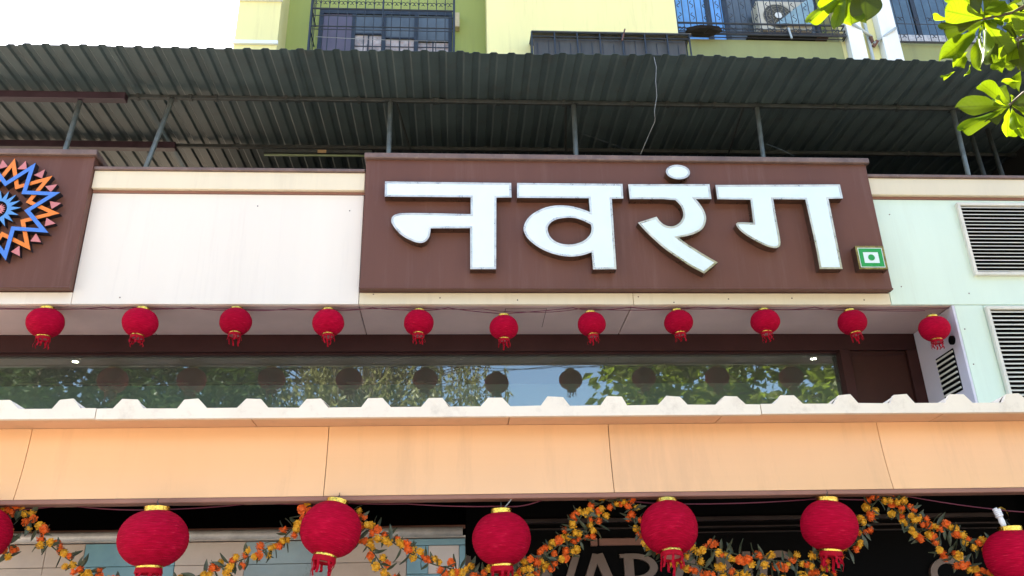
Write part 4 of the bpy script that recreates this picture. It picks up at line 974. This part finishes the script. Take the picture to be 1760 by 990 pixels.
# smaller leaves, many with shade painted into their colour, filling the three rosettes
for c, n_, sp in (((3.41,4.3,5.425), 15, .85), ((3.674,4.4,5.335), 14, .9), ((3.758,4.5,5.73), 12, .9), ((3.632,4.5,5.329), 10, .8), ((3.414,4.3,4.759), 9, .8), ((2.476,4.2,5.56), 7, .7)):
    for k in range(n_):
        a_ = 2*math.pi*k/n_+random.uniform(-.3, .3); L_ = random.uniform(.11, .21)*sp; c_ = Vector(c)
        dv = Vector((math.cos(a_), random.uniform(-.6, .6), math.sin(a_)*.9-.25)).normalized()
        if dv.x < -.6 and random.random() < .4: continue
        place_leaf(c_, c_+dv*L_, L_*random.uniform(.34, .52), random.uniform(-55, 55), old=.55)
tk = MB(); tk.tube([(0, 0, -.1), (-.05, .02, 1.5), (.05, .1, 3.2), (-.1, .15, 4.6), (-.3, .1, 6.2), (-.5, -.1, 8)], .17, 10, .06); tk.build('trunk', BARK, TR, smooth=True)
def limb(pts, r_, r1): MB().tube([Vector(p)-TI for p in pts], r_, 6, r1).build('limb', TWIG, TR, smooth=True)
limb([(5.55, 2.9, 4.3), (4.6, 3.5, 4.7), (3.685,4.3,4.896), (3.439,4.2,4.773), (3.235,4.1,4.603)], .035, .006)
limb([(5.55, 2.9, 4.6), (4.5, 3.6, 5.0), (3.75,4.3,5.334), (3.507,4.2,5.192)], .03, .008)
limb([(4.5, 3.6, 5.0), (3.716,4.2,5.508), (3.447,4.1,5.308), (3.174,4.02,5.18)], .018, .006)
limb([(3.507,4.2,5.192), (3.454,4.15,4.997), (3.351,4.1,4.782)], .010, .006)
limb([(5.4, 2.8, 5.6), (4.2, 3.5, 6.2), (3.0, 3.9, 5.9), (2.355,4,5.353)], .03, .008)
# the rest of the crown, above and right of the view
def crown_leaves(name, m, centres, n, size, parent, inv, keep=lambda p: True, droop=.3):
    vs = []; fs = []; rd = random.Random(len(vs)+n)
    k = 0; tries = 0
    while k < n and tries < n*8:
        tries += 1
        c, rr = rd.choice(centres); 
        d = Vector((rd.gauss(0, 1), rd.gauss(0, 1), rd.gauss(0, 1))).normalized()*rd.random()**.45
        p = Vector(c)+Vector((d.x*rr[0], d.y*rr[1], d.z*rr[2]))
        if not keep(p): continue
        k += 1
        y = Vector((rd.gauss(0, 1), rd.gauss(0, 1), rd.gauss(-droop, .6))).normalized(); x = y.cross(Vector((rd.gauss(0, 1), rd.gauss(0, 1), rd.gauss(0, 1)))).normalized()
        L_ = size*rd.uniform(.7, 1.2); W_ = L_*.26; n_ = x.cross(y)*L_*.10; o = len(vs); p = p-inv
        vs += [p, p+y*L_*.5-x*W_+n_, p+y*L_*.62, p+y*L_*.5+x*W_+n_, p+y*L_-n_]
        fs += [(o, o+1, o+2), (o, o+2, o+3), (o+1, o+4, o+2), (o+2, o+4, o+3)]
    o = MB().add(vs, fs).build(name, m, parent, recalc=False); o['kind'] = 'stuff'
def outside(p): 
    return p.z-1.6 > .93*p.y+.5 or p.x > .74*p.y+.6
cs = []
rd = random.Random(5)
for i in range(150):
    c = Vector((rd.uniform(2.9, 8.4), rd.uniform(.6, 4.4), rd.uniform(5.7, 8.6))); cs.append((c, (.42, .42, .34)))
crown_leaves('crown', RLEAF, cs, 6500, .27, TR, TI, outside)
for i in range(10):
    c = cs[i*4][0]
    if outside(c) and c.z > 6: limb([(5.3, 2.7, 5.4+.2*i), ((5.3+c.x)/2, (2.7+c.y)/2, (5.8+c.z)/2), tuple(c)], .03, .008)

# ------------------------------------------------------------------ trees across the road, seen only in the window's reflection
def road_tree(name, loc, h, lab, grp=None):
    e = empty(name, loc); tag(e, lab, 'tree', grp)
    MB().tube([(0, 0, -.1), (.1, 0, h*.35), (-.1, .15, h*.7), (.1, .1, h)], .24, 9, .07).build('trunk', BARK, e, smooth=True)
    return e, Vector(loc)
e, iv = road_tree('drooping_tree', (-2.8, -7, 0), 9.5, 'drooping brownish tree mirrored in the middle of the window')
rd = random.Random(11); vs = []; fs = []; bs = MB()
for i in range(330):
    a = rd.uniform(0, 6.28); q = 4.3*math.sqrt(rd.random()); x0_, y0_ = q*math.cos(a), .6*q*math.sin(a); z = 12.3-q*.5+rd.uniform(-1.2, .9); L_ = rd.uniform(1.0, 3.0); dx, dy = rd.uniform(-.3, .3), rd.uniform(-.3, .3)
    if i % 3 == 0: bs.tube([(0, .1, 7.5+rd.uniform(0, 2)), (x0_*.6, y0_*.6, z-.2), (x0_, y0_, z), (x0_+dx*.6, y0_+dy*.6, z-L_*.6)], .03, 4, .008)
    for k in range(int(L_*15)):
        t = rd.random(); p = Vector((x0_+dx*t, y0_+dy*t, z-L_*t)); y = Vector((rd.gauss(0, .6), rd.gauss(0, .6), -1)).normalized(); x = y.cross(Vector((rd.gauss(0, 1), rd.gauss(0, 1), 0))).normalized()*.035; l_ = rd.uniform(.14, .28); o = len(vs)
        vs += [p, p+y*l_*.5-x, p+y*l_, p+y*l_*.5+x]; fs += [(o, o+1, o+2, o+3)]
bs.build('limb', TWIG, e); o = MB().add(vs, fs).build('crown', WLEAF, e, recalc=False); o['kind'] = 'stuff'
e, iv = road_tree('dense_tree', (-12.5, -6.5, 0), 10.5, 'dense dark green tree mirrored at the left end of the window')
cs = [(Vector((-12.5+rd.uniform(-6, 6.4), -6.5+rd.uniform(-2, 2), rd.uniform(7.0, 12.8))), (1.15, 1.0, .85)) for _ in range(150)]
crown_leaves('crown', KLEAF, cs, 30000, .30, e, iv)
